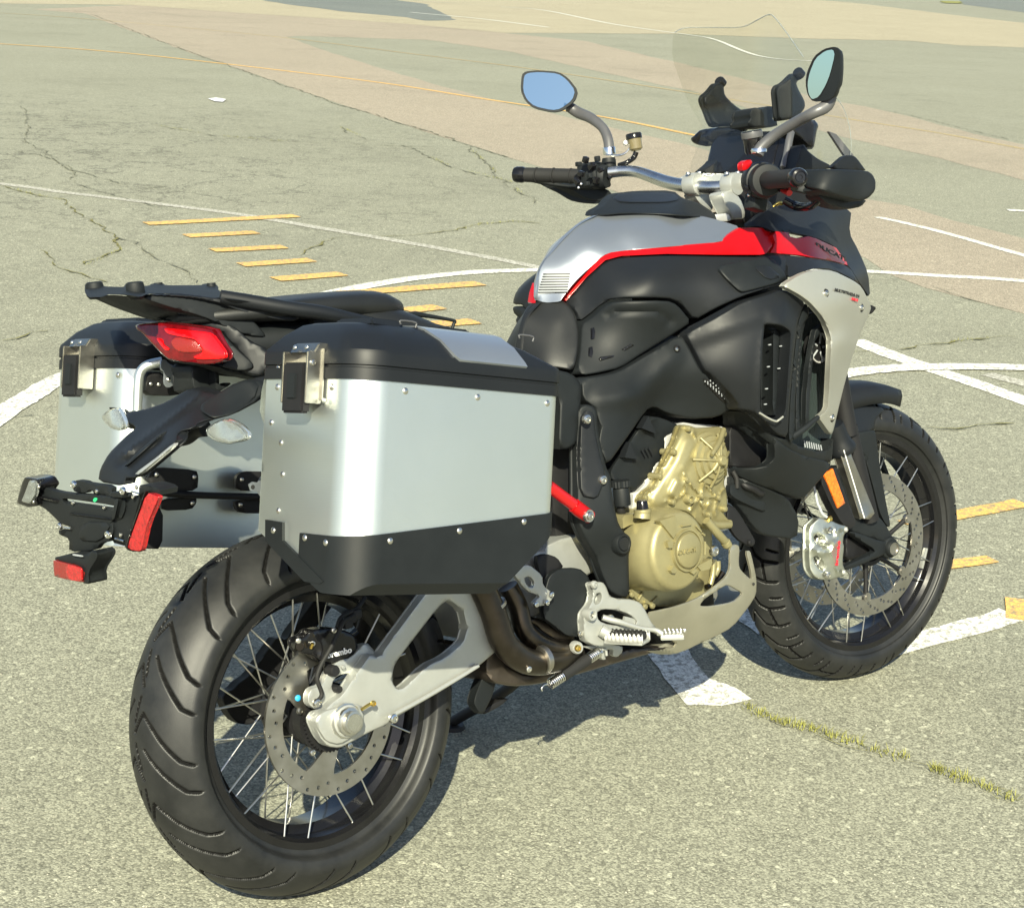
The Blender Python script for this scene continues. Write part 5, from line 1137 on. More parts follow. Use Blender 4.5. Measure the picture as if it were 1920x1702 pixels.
# fork: slider guard, lower casting, axle clamp
fk = z('G',(600,395),(668,385),(700,480),(797,745),(768,778),(712,772),(640,560))
panel('fork_guard', [(1588,838),(1594,836),(1624,970),(1612,973)], -.118, MT['chrome'], bike, t=.02, edge=(3,.004), ch=0)
tube('fork_tube', [P3((1590,800,-.105)), P3((1598,838,-.105)), P3((1631,975,-.105))], [.021,.021,.021], MT['black'], bike, 24, 1)
panel('fork_guard', z('G',(602,408),(655,398),(797,740),(768,776),(716,770)), Field([(1572,844,-.128),(1592,840,-.132),(1641,961,-.128),(1612,972,-.128),(1600,850,-.133),(1628,972,-.133)]), MT['steel'], bike, t=.02, edge=(4,.005), ch=0)
bar_px('fork_guard_strip', z('G',(630,408,-.1345),(740,770,-.1345)), [.0013,.0013], MT['white'], seg=6, n=1)
panel('fork_lower', z('G',(560,520),(600,480),(640,600),(700,770),(770,778),(800,745),(850,800),(890,870),(900,900),(870,905),(790,880),(700,850),(640,830),(600,760),(540,640),(490,600)), -.108, MT['plastic'], bike, t=.015, edge=(5,.008))
panel('axle_arm', z('G',(650,838),(700,845),(835,895),(870,880),(890,900),(880,930),(850,960),(800,985),(640,1050),(630,1025),(760,965),(800,940),(700,880)), -.112, MT['plastic'], bike, t=.012, edge=(4,.007), ch=1)
panel('axle_arm', z('G',(640,860),(700,880),(790,925),(800,945),(740,965),(640,1000)), -.085, MT['black'], bike, t=.02, edge=(4,.005))
ac = P3(z('G',(889,930,-.118))[0])
NF_ = STEER.to_3x3() @ Vector((0,-1,0))
lathe('axle_clamp', [(.0001,.001),(.0135,.001),(.014,.006),(.0165,.006),(.0185,.003),(.0195,-.004),(.024,-.006),(.026,-.012),(.026,-.045)], ac, NF_, MT['plastic'], bike, 32)
lathe('axle_end', [(.0001,.002),(.0125,.002),(.0130,.0065),(.0145,.0065),(.0148,.004)], ac, NF_, MT['steel'], bike, 28)
bolt(P3(z('G',(650,775,-.114))[0]), (0,-1,0), .0085, MT['black'], bike)
lathe('fork_cup', [(.017,-.012),(.030,-.010),(.0325,-.004),(.031,.004),(.026,.016),(.0235,.030),(.022,.06)], P3(z('G',(618,395,-.112))[0]), (-.38,0,.92), MT['satin'], bike, 36)
tube('fork_stanchion', [P3((1570,700,-.11)), P3((1590,815,-.11))], .022, MT['black'], bike, 20, 1)
# amber side reflector on its black bracket
panel('reflector_bracket', z('G',(500,560),(560,500),(590,510),(660,700),(700,800),(660,830),(620,800),(560,700)), -.135, MT['black'], bike, t=.02, edge=(3,.004))
panel('amber_reflector', z('G',(524,535),(572,506),(638,690),(598,716)), -.1385, MT['amber'], bike, t=.004, edge=(2,.0015), ch=0)
# front caliper and speed line
nc = z('G',(445,815),(480,780),(500,765),(560,780),(600,800),(645,812),(652,835),(630,860),(625,900),(632,920),(622,1010),(640,1055),(632,1078),(600,1085),(560,1098),(500,1098),(470,1080),(445,1040),(440,960),(445,880))
CALF=Field([(1516,990,-.120),(1540,970,-.130),(1588,990,-.142),(1582,1078,-.142),(1540,1086,-.132),(1516,1060,-.120),(1560,1030,-.146)])
def cal_b(X):
    b=np.zeros(len(X))
    for l in (((590,830),(600,880),(560,950),(585,1010),(600,1060)),((600,880),(520,930),(470,935)),((560,950),(520,960),(470,940))): b=np.maximum(b,.007*np.exp(-(pdist(X,z('G',*l),closed=False)/3.5)**2))
    return -b
fc = panel('brake_caliper', nc, CALF, MT['caliper'], bike, t=.018, edge=(4,.008), step=5, bump=cal_b, holes=[z('G',(468,870),(490,850),(525,865),(535,890),(520,915),(480,900)), z('G',(470,970),(500,975),(525,1010),(525,1045),(500,1040),(475,1000))])
panel('caliper_core', z('G',(455,850),(540,850),(545,1050),(460,1050)), -.116, MT['black'], bike, t=.02, edge=None)
for a in ((495,890),(500,1010)): lathe('piston', [(.0001,.006),(.008,.006),(.010,.004),(.010,-.01)], P3(z('G',(a[0],a[1],-.118))[0]), (-.2,-1,0), MT['zinc'], bike, 20)
bolt(P3(z('G',(560,835,-.146))[0]), (-.1,-1,0), .0075, MT['zinc'], bike); bolt(P3(z('G',(545,1072,-.142))[0]), (-.1,-1,0), .0080, MT['zinc'], bike)
bolt(P3(z('G',(643,830,-.150))[0]), (.3,-1,0), .006, MT['cast'], bike); bolt(P3(z('G',(632,1058,-.150))[0]), (.3,-1,0), .006, MT['cast'], bike)
a_=P3(z('G',(592,1022,-.152))[0]); b_=P3(z('G',(606,890,-.152))[0])
o=text('lettering','brembo',(a_+b_)/2,b_-a_,Vector((-1,0,0)),.0125,MT['redtxt'],bike,bold=.03); 
xs=np.array([tuple(v.co) for v in o.data.vertices]); d=np.array((b_-a_).normalized()); t_=xs@d; k=((b_-a_).length)/(t_.max()-t_.min()); c=np.array((a_+b_)/2); rel=xs-c; al=rel@d; rel=rel+np.outer(al*(k-1),d); o.data.vertices.foreach_set('co',(c+rel).ravel()); o.data.update()
bar_px('banjo', z('G',(545,775,-.135),(560,770,-.137)), .007, MT['brass'])
bar_px('brake_line', z('G',(540,765,-.135),(515,745,-.13),(500,710,-.125),(490,690,-.12),(470,600,-.11),(440,560,-.11)), .0035, MT['sticker'], seg=8)
bar_px('brake_line', z('G',(420,690,-.10),(440,760,-.10),(450,800,-.10)), .002, MT['rubber'], seg=8)
panel('far_caliper', z('G',(362,960),(375,930),(400,920),(428,930),(430,960),(420,1000),(370,1010)), .06, MT['cast'], bike, t=.04, edge=(3,.004))
# wheel balance weights
for a in ((1050,1020),(1070,1080)): pass
def on_rim(ang, y, r): return (r*math.cos(ang), y, r*math.sin(ang))
bw=box('balance_weight', on_rim(R_(-20),-.028,.2215), (.006,.012,.05), MT['cast'], fw, Matrix.Rotation(R_(20),3,'Y'), .001)
# front fender, over the wheel and steered with it
def arc(y,r,a): return STEER @ Vector((1.572+r*math.cos(R_(a)), y, .325+r*math.sin(R_(a))))
V=[];F=[];na=26;sec=[(-.068,.325),(-.066,.350),(-.054,.364),(-.030,.371),(0,.373),(.030,.371),(.054,.364),(.066,.350),(.068,.325)]
for i in range(na+1):
    a=69+ (150-69)*i/na; wk=1.0 if i>5 else .55+.45*i/5
    for y,r in sec: V.append(arc(y*(.35+.65*wk), r-(.012*(1-wk) if abs(y)<.04 else 0)+ (0 if i<na-6 else 0), a))
ns=len(sec)
for i in range(na):
    for j in range(ns-1): F.append((i*ns+j,i*ns+j+1,(i+1)*ns+j+1,(i+1)*ns+j))
fe=mesh('front_fender',V,F,MT['satin'],bike,60); md=fe.modifiers.new('thick','SOLIDIFY'); md.thickness=.004
FSf=Field([(1580,745,-.08),(1640,760,-.085),(1600,840,-.115),(1640,850,-.110),(1580,800,-.10)])
panel('fender_side', z('G',(600,165),(640,150),(740,165),(840,185),(845,200),(800,240),(790,300),(760,310),(690,330),(660,360),(610,330)), FSf, MT['satin'], bike, t=.008, edge=(4,.005))
panel('fender_stay', z('G',(690,330),(700,315),(790,300),(800,320),(820,480),(850,660),(878,800),(872,820),(850,800),(820,740),(790,620),(740,440),(722,400)), Field([(1610,830,-.112),(1640,810,-.110),(1668,985,-.100),(1650,940,-.102)]), MT['plastic'], bike, t=.012, edge=(4,.005))
panel('fender_stay', z('G',(790,320),(830,420),(880,560),(870,560),(800,420)), .06, MT['plastic'], bike, t=.012, edge=None)
# ------------------------------------------------------------------ handlebar
grip_l=[(985,328,.455),(1020,329,.415),(1060,330,.365),(1092,331,.325)]
hb_=bar_px('handlebar', [(1142,324,.275),(1170,321,.245),(1195,323,.215),(1225,333,.17),(1255,343,.12),(1290,349,.07),(1345,352,.0),(1400,343,-.06),(1425,335,-.12),(1445,335,-.20)], [.0125,.0125,.0125,.0135,.0140,.0145,.0145,.0145,.0125,.0125], MT['bar'], seg=24)
tube('grip', [P3(p) for p in grip_l], [.0165,.0165,.0165,.017], MT['rubber'], bike, 24, 4)
def along(p,q,k): return P3(p).lerp(P3(q),k)
gl0,gl1=P3(grip_l[0]),P3(grip_l[-1]); gld=(gl0-gl1).normalized()
lathe('bar_end_weight', [(.0001,.030),(.009,.030),(.0165,.026),(.0185,.020),(.0185,.006),(.0165,.002),(.0165,-.002)], gl0, gld, MT['gloss'], bike, 28)
for k in (.2,.5,.8): lathe('grip_rib', [(.0165,-.002),(.0178,-.001),(.0178,.001),(.0165,.002)], gl0.lerp(gl1,k), gld, MT['rubber'], bike, 24)
# left switch cluster, clutch perch and lever
lathe('switch_housing', [(.017,-.002),(.024,0),(.027,.006),(.027,.030),(.023,.036),(.0001,.036)], P3((1138,332,.285)), gld, MT['plastic'], bike, 24)
box('switch_housing', P3((1108,328,.315)), (.045,.05,.055), MT['plastic'], bike, Matrix.Rotation(.3,3,'Z'), .008)
for k,(px,py) in enumerate(((1085,308),(1098,300),(1110,312),(1120,298),(1090,326),(1082,340),(1100,345),(1118,338),(1125,322),(1106,330))):
    box('switch_button', P3((px,py,.285)), (.012,.012,.010+.004*(k%3)), MT['gloss'] if k%3 else MT['plastic'], bike, Matrix.Rotation(.5*k,3,'X'), .002)
for px,py in ((1085,352),(1090,345)): bolt(P3((px,py,.27)), (-.6,-.8,.1), .0028, MT['chrome'], bike)
bar_px('clutch_lever', [(1140,345,.30),(1120,352,.34),(1080,352,.40),(1030,344,.46),(995,336,.49)], [.008,.007,.006,.006,.007], MT['plastic'], seg=10)
panel('handguard', [(1006,341),(1040,347),(1080,352),(1110,358),(1122,372),(1135,378),(1120,383),(1090,381),(1068,376),(1046,362),(1020,350)], Field([(1006,341,.52),(1070,360,.42),(1130,380,.32),(1068,376,.42)]), MT['plastic'], bike, t=-.05, edge=(4,.006))
bar_px('clutch_line', [(1140,335,.27),(1165,318,.26),(1178,310,.25)], .005, MT['gloss'])
bar_px('reservoir_hose', [(1160,310,.26),(1175,305,.24),(1188,296,.235),(1193,285,.23)], [.005,.0055,.006,.006], MT['gloss'], seg=10)
bar_px('reservoir_stay', [(1135,290,.27),(1155,292,.26),(1172,288,.25),(1182,276,.24),(1180,268,.24)], .0022, MT['chrome'], seg=8)
rr_=P3((1193,283,.23)); 
lathe('fluid_reservoir', [(.0001,0),(.0105,0),(.0125,.002),(.0150,.004),(.0155,.026),(.0001,.026)], rr_, (0,.1,1), MT['fluid'], bike, 28)
lathe('reservoir_cap', [(.0165,0),(.0180,.001),(.0180,.010),(.0165,.0125),(.0001,.013)], rr_+Vector((0,.003,.026)), (0,.1,1), MT['gloss'], bike, 28)
bolt(P3((1173,269,.225)), (-.6,-.7,0), .006, MT['zinc'], bike)
# mirrors
def mirror_unit(outl, yv, thick, base_dir, name='mirror_housing'):
    pass
lm_out=[(978,140),(986,134),(1010,132),(1048,135),(1066,147),(1084,170),(1078,190),(1054,208),(1036,211),(1000,203),(984,189),(976,170)]
lm_plane_p=P3((1030,172,.45)); 
# mirror plane normal from the sky it shows: looks back over the bar at the viewer
vdir=(CB-lm_plane_p).normalized()
def plane_part(name, outl, p, n, m, t, par, off=0.0, ch=1, dome=0.0, sharp=50):
    n=Vector(n).normalized(); o2=dens(chaikin([q[:2] for q in outl],ch) if ch else [q[:2] for q in outl],6)
    a=np.array(o2); x0,y0=a.min(0); x1,y1=a.max(0); gx,gy=np.meshgrid(np.arange(x0,x1,7),np.arange(y0,y1,7)); g_=np.stack([gx.ravel(),gy.ravel()],1); g_=g_[inpoly(g_,o2)]; g_=g_[pdist(g_,o2)>3]
    vs,fs=tri2d(o2,[],[tuple(q) for q in g_]); fr=[QP(q[0],q[1],Vector(p)+n*off,n) for q in vs]
    dd=pdist(vs,o2); k=np.clip(dd/max(dd.max(),1e-6),0,1)
    bk=[q-n*(t+dome*math.sqrt(1-(1-float(kk))**2)) for q,kk in zip(fr,k)]
    V,F=solid(vs,fs,fr,bk); return mesh(name,V,F,m,par,sharp)
def shrink(outl,k):
    c=np.array([q[:2] for q in outl]).mean(0); return [tuple(c+(np.array(q[:2])-c)*k) for q in outl]
ln=(vdir+Vector((-.08,.18,.40))).normalized()
lmh=plane_part('mirror', lm_out, lm_plane_p, ln, MT['plastic'], .004, bike, dome=.022)
plane_part('mirror_glass', shrink(lm_out,.905), lm_plane_p, ln, MT['mirror'], .0008, lmh, off=.0012)
rm_out=[(1562,88),(1570,90),(1575,100),(1576,130),(1572,160),(1562,184),(1545,190),(1524,191),(1515,180),(1510,155),(1513,135),(1526,106),(1545,92)]
rmp=P3((1543,140,-.43)); vr=(CB-rmp).normalized()
rn=(vr+Vector((-.55,.15,-.02))).normalized()
rn=Vector((-.93,.05,.08)).normalized()
rmh=plane_part('mirror', rm_out, rmp, rn, MT['plastic'], .004, bike, dome=.026)
rg=[(1562,93),(1565,104),(1556,140),(1548,160),(1535,182),(1522,187),(1516,176),(1514,157),(1518,137),(1529,110),(1547,96)]
plane_part('mirror_glass', rg, rmp, rn, MT['mirror'], .0008, rmh, off=.0012)
plane_part('mirror_edge', [(1562,89),(1566,104),(1557,140),(1549,162),(1536,185),(1523,190),(1514,178),(1510,157),(1515,135),(1527,107),(1546,92)], rmp, rn, MT['gloss'], .001, rmh, off=.0006)
bar_px('mirror_stem', [(1066,200,.43),(1085,212,.41),(1108,222,.37),(1130,240,.33),(1140,262,.31),(1143,288,.30)], [.012,.013,.012,.011,.0115,.012], MT['grey'], seg=16)
bar_px('mirror_stem', [(1560,170,-.43),(1550,198,-.425),(1525,212,-.41),(1495,228,-.37),(1455,252,-.32),(1428,275,-.295),(1420,290,-.29)], [.012,.0125,.011,.0105,.0105,.011,.012], MT['grey'], seg=16)
lathe('stem_collar', [(.0145,-.003),(.0155,-.002),(.0155,.004),(.0145,.006)], P3((1423,284,-.29)), (0,.0,1), MT['chrome'], bike, 24)
lathe('stem_collar', [(.0135,-.003),(.0145,-.002),(.0145,.012),(.0135,.014)], P3((1143,288,.30)), (0,.0,1), MT['chrome'], bike, 24)
lathe('stem_base', [(.0001,.0),(.014,.0),(.016,-.006),(.016,-.03),(.012,-.04)], P3((1141,296,.30)), (0,.0,1), MT['plastic'], bike, 24)
# bar clamps and risers
for yy,px0 in ((.055,1300),(-.045,1372)):
    c0=P3((px0,346,yy)); lathe('bar_clamp', [(.0155,-.016),(.0235,-.015),(.0245,-.012),(.0245,.012),(.0235,.015),(.0155,.016)], c0, (0.1,-1,0), MT['cast'], bike, 32)
    for dx in (-.018,.018): bolt(c0+Vector((dx,-.004,.024)), (0,0,1), .0055, MT['zinc'], bike)
panel('clamp_bridge', [(1296,330),(1312,325),(1360,327),(1392,324),(1400,332),(1394,345),(1300,343),(1288,340)], Field([(1296,330,.07),(1392,330,-.05),(1300,343,.065),(1394,345,-.055)]), MT['cast'], bike, t=.035, edge=(3,.004))
fitted('lettering','DUCATI', (1299,327),(1356,329), .060,.0, .008, MT['white'], bold=.02, up=(0,0,1))
panel('bar_riser', [(1300,362),(1322,358),(1335,370),(1337,396),(1320,390),(1308,378)], .045, MT['cast'], bike, t=.03, edge=(4,.006))
panel('bar_riser', [(1352,362),(1372,356),(1388,372),(1397,396),(1396,410),(1375,412),(1366,395),(1356,378)], -.06, MT['cast'], bike, t=.035, edge=(4,.006))
panel('top_yoke', [(1340,402),(1366,400),(1372,412),(1362,416),(1345,415),(1338,408)], -.06, MT['gasket'], bike, t=.06, edge=(3,.004))
panel('steering_cover', [(1380,330),(1500,300),(1560,330),(1600,395),(1500,400),(1440,400),(1400,425),(1390,410)], .0, MT['black'], bike, t=.06, edge=(6,.01))
lathe('key_barrel', [(.0001,.012),(.018,.012),(.022,.008),(.024,0),(.026,-.004),(.026,-.012)], P3((1428,392,-.075)), (-.25,0,1), MT['satin'], bike, 28)
bar_px('key', [(1450,388,-.08),(1462,380,-.09),(1466,384,-.09)], .004, MT['brass'])
# right controls and grip pointing at the viewer
gr0=P3((1496,333,-.455)); gr1=P3((1440,338,-.305)); grd=(gr0-gr1).normalized()
tube('grip', [gr1+grd*-.01, gr0+grd*-.012], [.0175,.0165], MT['rubber'], bike, 28, 4)
lathe('bar_end_weight', [(.0001,.012),(.004,.012),(.0045,.014),(.0085,.014),(.009,.012),(.0105,.012),(.011,.0145),(.0145,.013),(.0165,.009),(.0180,.002),(.0180,-.008),(.0165,-.010)], gr0, grd, MT['gloss'], bike, 36)
lathe('throttle_housing', [(.0180,.004),(.030,.002),(.033,-.004),(.033,-.018),(.030,-.022)], gr1+grd*-.004, grd, MT['plastic'], bike, 32)
lathe('throttle_housing', [(.030,.002),(.0345,0),(.0365,-.006),(.0365,-.030),(.032,-.036),(.0001,-.036)], gr1+grd*-.030, grd, MT['satin'], bike, 32)
panel('kill_switch', z('L',(560,945),(600,912),(650,908),(662,935),(640,975),(610,1005),(570,1015)), -.275, MT['red'], bike, t=.012, edge=(3,.004))
box('switch_housing', P3((1418,372,-.25)), (.04,.03,.05), MT['plastic'], bike, Matrix.Rotation(.3,3,'Y'), .006)
for px,py in ((1404,340),(1402,352),(1408,362)): box('switch_button', P3((px,py,-.262)), (.010,.008,.010), MT['gloss'], bike, None, .002)
bolt(P3((1404,366,-.262)), (-.3,-1,0), .0028, MT['chrome'], bike)
bar_px('brake_lever', [(1440,352,-.27),(1470,352,-.33),(1487,345,-.40),(1490,352,-.43)], [.009,.008,.007,.007], MT['gloss'], seg=10)
bar_px('brake_lever_tip', [(1470,356,-.33),(1480,362,-.36)], [.007,.006], MT['red'], seg=10, n=1)
HG=Field([(1480,318,-.30),(1560,318,-.40),(1640,325,-.41),(1640,360,-.42),(1600,385,-.40),(1540,355,-.40),(1510,350,-.36)])
panel('handguard', [(1482,318),(1560,317),(1625,320),(1636,327),(1642,340),(1641,358),(1628,372),(1612,378),(1580,370),(1540,358),(1508,352)], HG, MT['plastic'], bike, t=.05, edge=(7,.010), sharp=60)
panel('handguard_lip', [(1545,356),(1590,372),(1626,374),(1615,388),(1590,393),(1555,385),(1530,366)], -.37, MT['satin'], bike, t=.03, edge=(5,.006))
panel('hand_deflector', [(1556,317),(1572,302),(1584,292),(1598,291),(1606,296),(1620,315),(1624,321)], -.36, MT['satin'], bike, t=.01, edge=(4,.004))
bar_px('guard_stay', z('L',(960,1290,-.25),(1080,1350,-.27),(1200,1350,-.32),(1290,1290,-.35),(1300,1230,-.36)), [.008,.009,.008,.007,.006], MT['gloss'], seg=10)
# brake master reservoir (black with lighter band)
rb_=P3((1414,282,-.27))
lathe('fluid_reservoir', [(.0001,-.006),(.016,-.006),(.018,-.002),(.0185,.022),(.0205,.024),(.0205,.036),(.019,.038),(.0001,.038)], rb_, (-.1,0,1), MT['gloss'], bike, 32)
lathe('reservoir_band', [(.0207,.024),(.0210,.025),(.0210,.034),(.0207,.036)], rb_, (-.1,0,1), MT['grey'], bike, 32)
# dash, screen brackets, screen
panel('dash_display', z('L',(320,1020),(330,900),(372,740),(440,665),(560,640),(1000,640),(1020,700),(960,960),(930,1010),(560,1040)), Field([(1345,322,.10),(1367,255,.09),(1480,250,-.09),(1465,320,-.10)]), MT['gloss'], bike, t=.03, edge=(5,.006))
panel('dash_visor', z('L',(200,690),(230,665),(300,600),(480,600),(600,590),(620,640),(450,660),(390,740),(370,770),(270,752),(215,725)), Field([(1320,257,.16),(1400,240,.06),(1355,270,.12)]), MT['gloss'], bike, t=.04, edge=(5,.010))
panel('dash_side', z('L',(190,1030),(300,940),(330,900),(325,1030)), .10, MT['satin'], bike, t=.03, edge=(3,.004))
bl=Field([(1318,180,.12),(1350,165,.11),(1400,235,.08),(1330,225,.12)])
lb_=panel('screen_bracket', z('L',(190,330),(205,295),(250,262),(310,185),(345,178),(388,185),(390,240),(400,300),(480,385),(620,480),(620,590),(560,600),(420,590),(300,600),(265,545),(235,460),(195,370)), bl, MT['plastic'], bike, t=.014, edge=(11,.018), step=8, bump=lambda X: -.006*np.exp(-(pdist(X, z('L',(280,290),(560,560)), closed=False)/3.0)**2))
panel('screen_bracket', z('L',(880,250),(905,200),(960,180),(1030,110),(1060,85),(1100,100),(1112,140),(1075,180),(1090,230),(1155,350),(1160,410),(1130,460),(1050,520),(940,540),(905,530),(895,400)), -.08, MT['plastic'], bike, t=.014, edge=(11,.018), step=8)
panel('screen_knob', z('L',(625,480),(650,430),(690,412),(750,430),(790,402),(855,402),(862,470),(850,530),(890,525),(900,600),(620,600),(610,550),(640,520)), -.01, MT['plastic'], bike, t=.05, edge=(6,.010))
panel('screen_mount', z('L',(1010,640),(1060,600),(1240,520),(1290,580),(1270,640),(1240,820),(1170,760),(1120,700)), -.13, MT['gloss'], bike, t=.04, edge=(5,.008))
panel('cowl_fin', z('L',(1060,1000),(1070,960),(1130,770),(1150,765),(1180,820),(1280,900),(1410,965),(1380,1000)), -.21, MT['satin'], bike, t=.03, edge=(4,.005))
bar_px('cowl_frame', z('L',(1030,650,-.16),(1010,720,-.165),(985,860,-.17),(950,985,-.175)), [.007,.008,.0075,.007], MT['grey'], seg=12)
for p,yy in (((352,170),.125),((1095,85),-.085)): lathe('screen_bush', [(.0001,.006),(.010,.006),(.012,.003),(.012,-.010)], P3(z('L',p+(yy,))[0]), (-.6,0,.5), MT['gloss'], bike, 20)
SC=Field([(1265,61,.150),(1596,250,-.205),(1594,300,-.205),(1292,329,.155),(1300,200,.150),(1445,30,-.045),(1420,170,-.005),(1500,310,-.105),(1400,316,.02),(1520,130,-.125)])
scr=panel('windscreen', [(1265,61),(1284,53),(1330,52),(1391,51),(1420,38),(1439,28),(1450,30),(1475,62),(1506,107),(1540,160),(1575,200),(1592,235),(1596,270),(1594,300),(1500,310),(1400,316),(1292,331),(1300,300),(1313,268),(1320,238),(1300,205),(1284,170),(1262,108)], SC, MT['screen'], bike, t=.004, edge=None, ch=1, step=10)
bar_px('screen_edge', [(1265,61,.165),(1284,53,.145),(1330,52,.10),(1391,51,.03),(1420,38,-.02),(1441,28,-.065),(1452,33,-.085),(1475,62,-.12),(1506,107,-.165)], .0010, MT['clear'], seg=6)
bar_px('screen_edge', [(1560,175,-.20),(1580,200,-.20),(1592,235,-.20),(1596,270,-.20),(1594,300,-.195)], .0010, MT['clear'], seg=6)
panel('screen_channel', z('L',(1385,640),(1455,665),(1620,865),(1535,868)), -.19, MT['grey'], bike, t=.006, edge=None, ch=0)
# ------------------------------------------------------------------ tail: rack, lamp, plate carrier
RKf=Field([(170,540,.075),(250,545,-.045),(405,537,.06),(300,545,0),(430,552,-.05),(560,577,-.10),(600,560,-.02),(330,536,.07)])
rack=panel('luggage_rack', z('K',(118,150),(135,140),(225,145),(245,170),(450,175),(470,142),(560,142),(580,165),(670,160),(690,142),(765,145),(775,160),(1120,158),(1130,144),(1200,144),(1232,170),(1232,205),(1330,245),(1480,262),(1920,300),(1920,370),(1500,300),(1250,270),(930,235),(780,230),(620,235),(560,262),(450,240),(300,235),(230,262),(150,262),(118,220)), RKf, MT['plastic'], bike, t=.012, edge=(3,.004), step=8)
for p,yy in (((168,150),.075),((515,150),-.045),((715,148),.08),((1170,150),.07)):
    q=P3(z('K',p+(yy,))[0]); big_=1 if p[0] in (168,515) else .55
    lathe('rack_boss', [(.0001,.004*big_),(.010*big_,.004*big_),(.0135*big_,.002),(.0145*big_,-.004),(.0145*big_,-.018),(.010*big_,-.024),(.0001,-.025)], q, (0,0,1), MT['plastic'], bike, 24)
def kp(*p): return [P3(q) for q in z('K',*p)]
panel('rack_strut', z('K',(230,262),(300,240),(560,262),(760,345),(900,400),(960,480),(800,470),(640,425),(420,345)), Field([(190,557,.05),(350,605,.0),(260,560,-.01)]), MT['plastic'], bike, t=.03, edge=(4,.006))
panel('rack_strut', z('K',(560,265),(640,240),(930,240),(1250,300),(1380,370),(1500,430),(1620,560),(1640,605),(1480,590),(1300,520),(1100,430),(800,345)), Field([(262,558,-.045),(500,630,-.09),(410,570,-.07)]), MT['plastic'], bike, t=.03, edge=(4,.006))
panel('rack_strut', z('K',(620,235),(930,235),(1250,270),(1920,370),(1920,465),(1750,460),(1400,380),(1250,310),(950,262),(640,250)), Field([(276,552,-.05),(560,585,-.115),(413,558,-.08)]), MT['satin'], bike, t=.02, edge=(4,.006))
tube('grab_rail', [P3(p) for p in [(413,556,-.08),(470,566,-.10),(540,578,-.125),(600,586,-.14),(650,596,-.145),(700,605,-.13)]], [.011,.012,.012,.012,.011,.009], MT['satin'], bike, 14, 4)
bar_px('seat_bracket', [(748,600,-.09),(775,590,-.08),(800,592,-.08),(850,601,-.08),(851,606,-.08),(848,616,-.08)], [.006,.006,.004,.003,.003,.003], MT['plastic'])
# lamp
tl_out=[(253,609),(275,606),(310,605),(397,616),(404,628),(413,646),(425,664),(422,676),(405,682),(380,684),(350,680),(318,675),(308,668),(288,648),(266,624),(257,619)]
TLf=Field([(253,609,-.205),(310,605,-.185),(397,616,-.150),(425,664,-.150),(318,675,-.195),(360,645,-.178),(380,684,-.168)])
tlm=panel('tail_lamp', tl_out, TLf, MT['lens'], bike, t=.014, edge=(4,.006), ax='x', step=6)
panel('light_guide', z('K',(765,530),(800,528),(1130,560),(1180,580),(1240,660),(1290,730),(1295,780),(1270,792),(1060,800),(1005,775),(1090,740),(1100,710),(1050,645),(1020,620),(900,600),(790,575)), TLf, MT['lensbright'], tlm, t=.004, off=-.002, edge=(2.5,.002), ax='x', step=5)
panel('light_guide', z('K',(700,610),(750,620),(760,670),(810,700),(800,722),(770,715),(720,650)), TLf, MT['lensbright'], tlm, t=.003, off=-.0015, edge=(2,.001), ax='x', step=5)
panel('lamp_shade', z('K',(870,600),(1020,630),(1050,650),(1095,710),(1080,735),(900,735),(850,700),(820,640)), TLf, MT['refdark'], tlm, t=.003, off=-.0012, edge=(2,.001), ax='x', step=5)
panel('lamp_surround', [(398,612),(412,620),(445,655),(474,680),(476,690),(455,696),(420,690),(404,684),(424,680),(427,664),(412,640),(402,622)], Field([(398,612,-.07),(476,690,-.11),(404,684,-.08)]), MT['plastic'], bike, t=.05, edge=(4,.006))
panel('tail_cover', [(300,600),(330,596),(400,600),(440,612),(470,640),(505,655),(500,700),(480,705),(440,692),(470,680),(440,650),(410,616),(310,604)], Field([(300,600,.02),(400,600,-.06),(505,655,-.12),(500,700,-.12)]), MT['satin'], bike, t=.02, edge=(5,.008))
panel('tail_cover', z('K',(990,820),(1190,850),(1300,900),(1600,970),(1640,960),(1640,740),(1500,740),(1540,850),(1480,890),(1300,870),(1000,815)), -.085, MT['plastic'], bike, t=.04, edge=(4,.006))
panel('tail_neck', z('K',(990,825),(1195,835),(1200,900),(1220,1090),(1020,1080),(1005,1000)), -.025, MT['plastic'], bike, t=.06, edge=(6,.008))
panel('tail_rib', z('K',(1195,900),(1235,900),(1240,1030),(1330,990),(1340,1010),(1215,1085)), -.045, MT['plastic'], bike, t=.02, edge=(2,.003))
# pannier rail plate, left
panel('rail_plate', z('K',(740,800),(780,795),(800,830),(870,860),(930,835),(990,905),(985,925),(820,1035),(790,1035),(765,1000),(770,900),(735,880)), .11, MT['silver'], bike, t=.003, edge=(2,.001))
for p in ((898,908),(808,968)): bolt(P3(z('K',p+(.108,))[0]), (-.3,-1,0), .004, MT['darktxt'] if p[0]>850 else MT['zinc'], bike, 'rivet')
bar_px('pannier_rail', z('K',(535,1240,.135),(540,1100,.135),(550,950,.135),(580,880,.135),(640,840,.13),(750,815,.12)), .0085, MT['alu'], seg=16)
panel('pannier_frame', z('K',(610,900),(760,900),(770,1010),(990,960),(1010,1040),(860,1110),(610,1100)), .14, MT['black'], bike, t=.02, edge=(3,.003))
for p in ((655,1005),(722,1010)): bolt(P3(z('K',p+(.138,))[0]), (-.3,-1,0), .0035, MT['zinc'], bike, 'rivet')
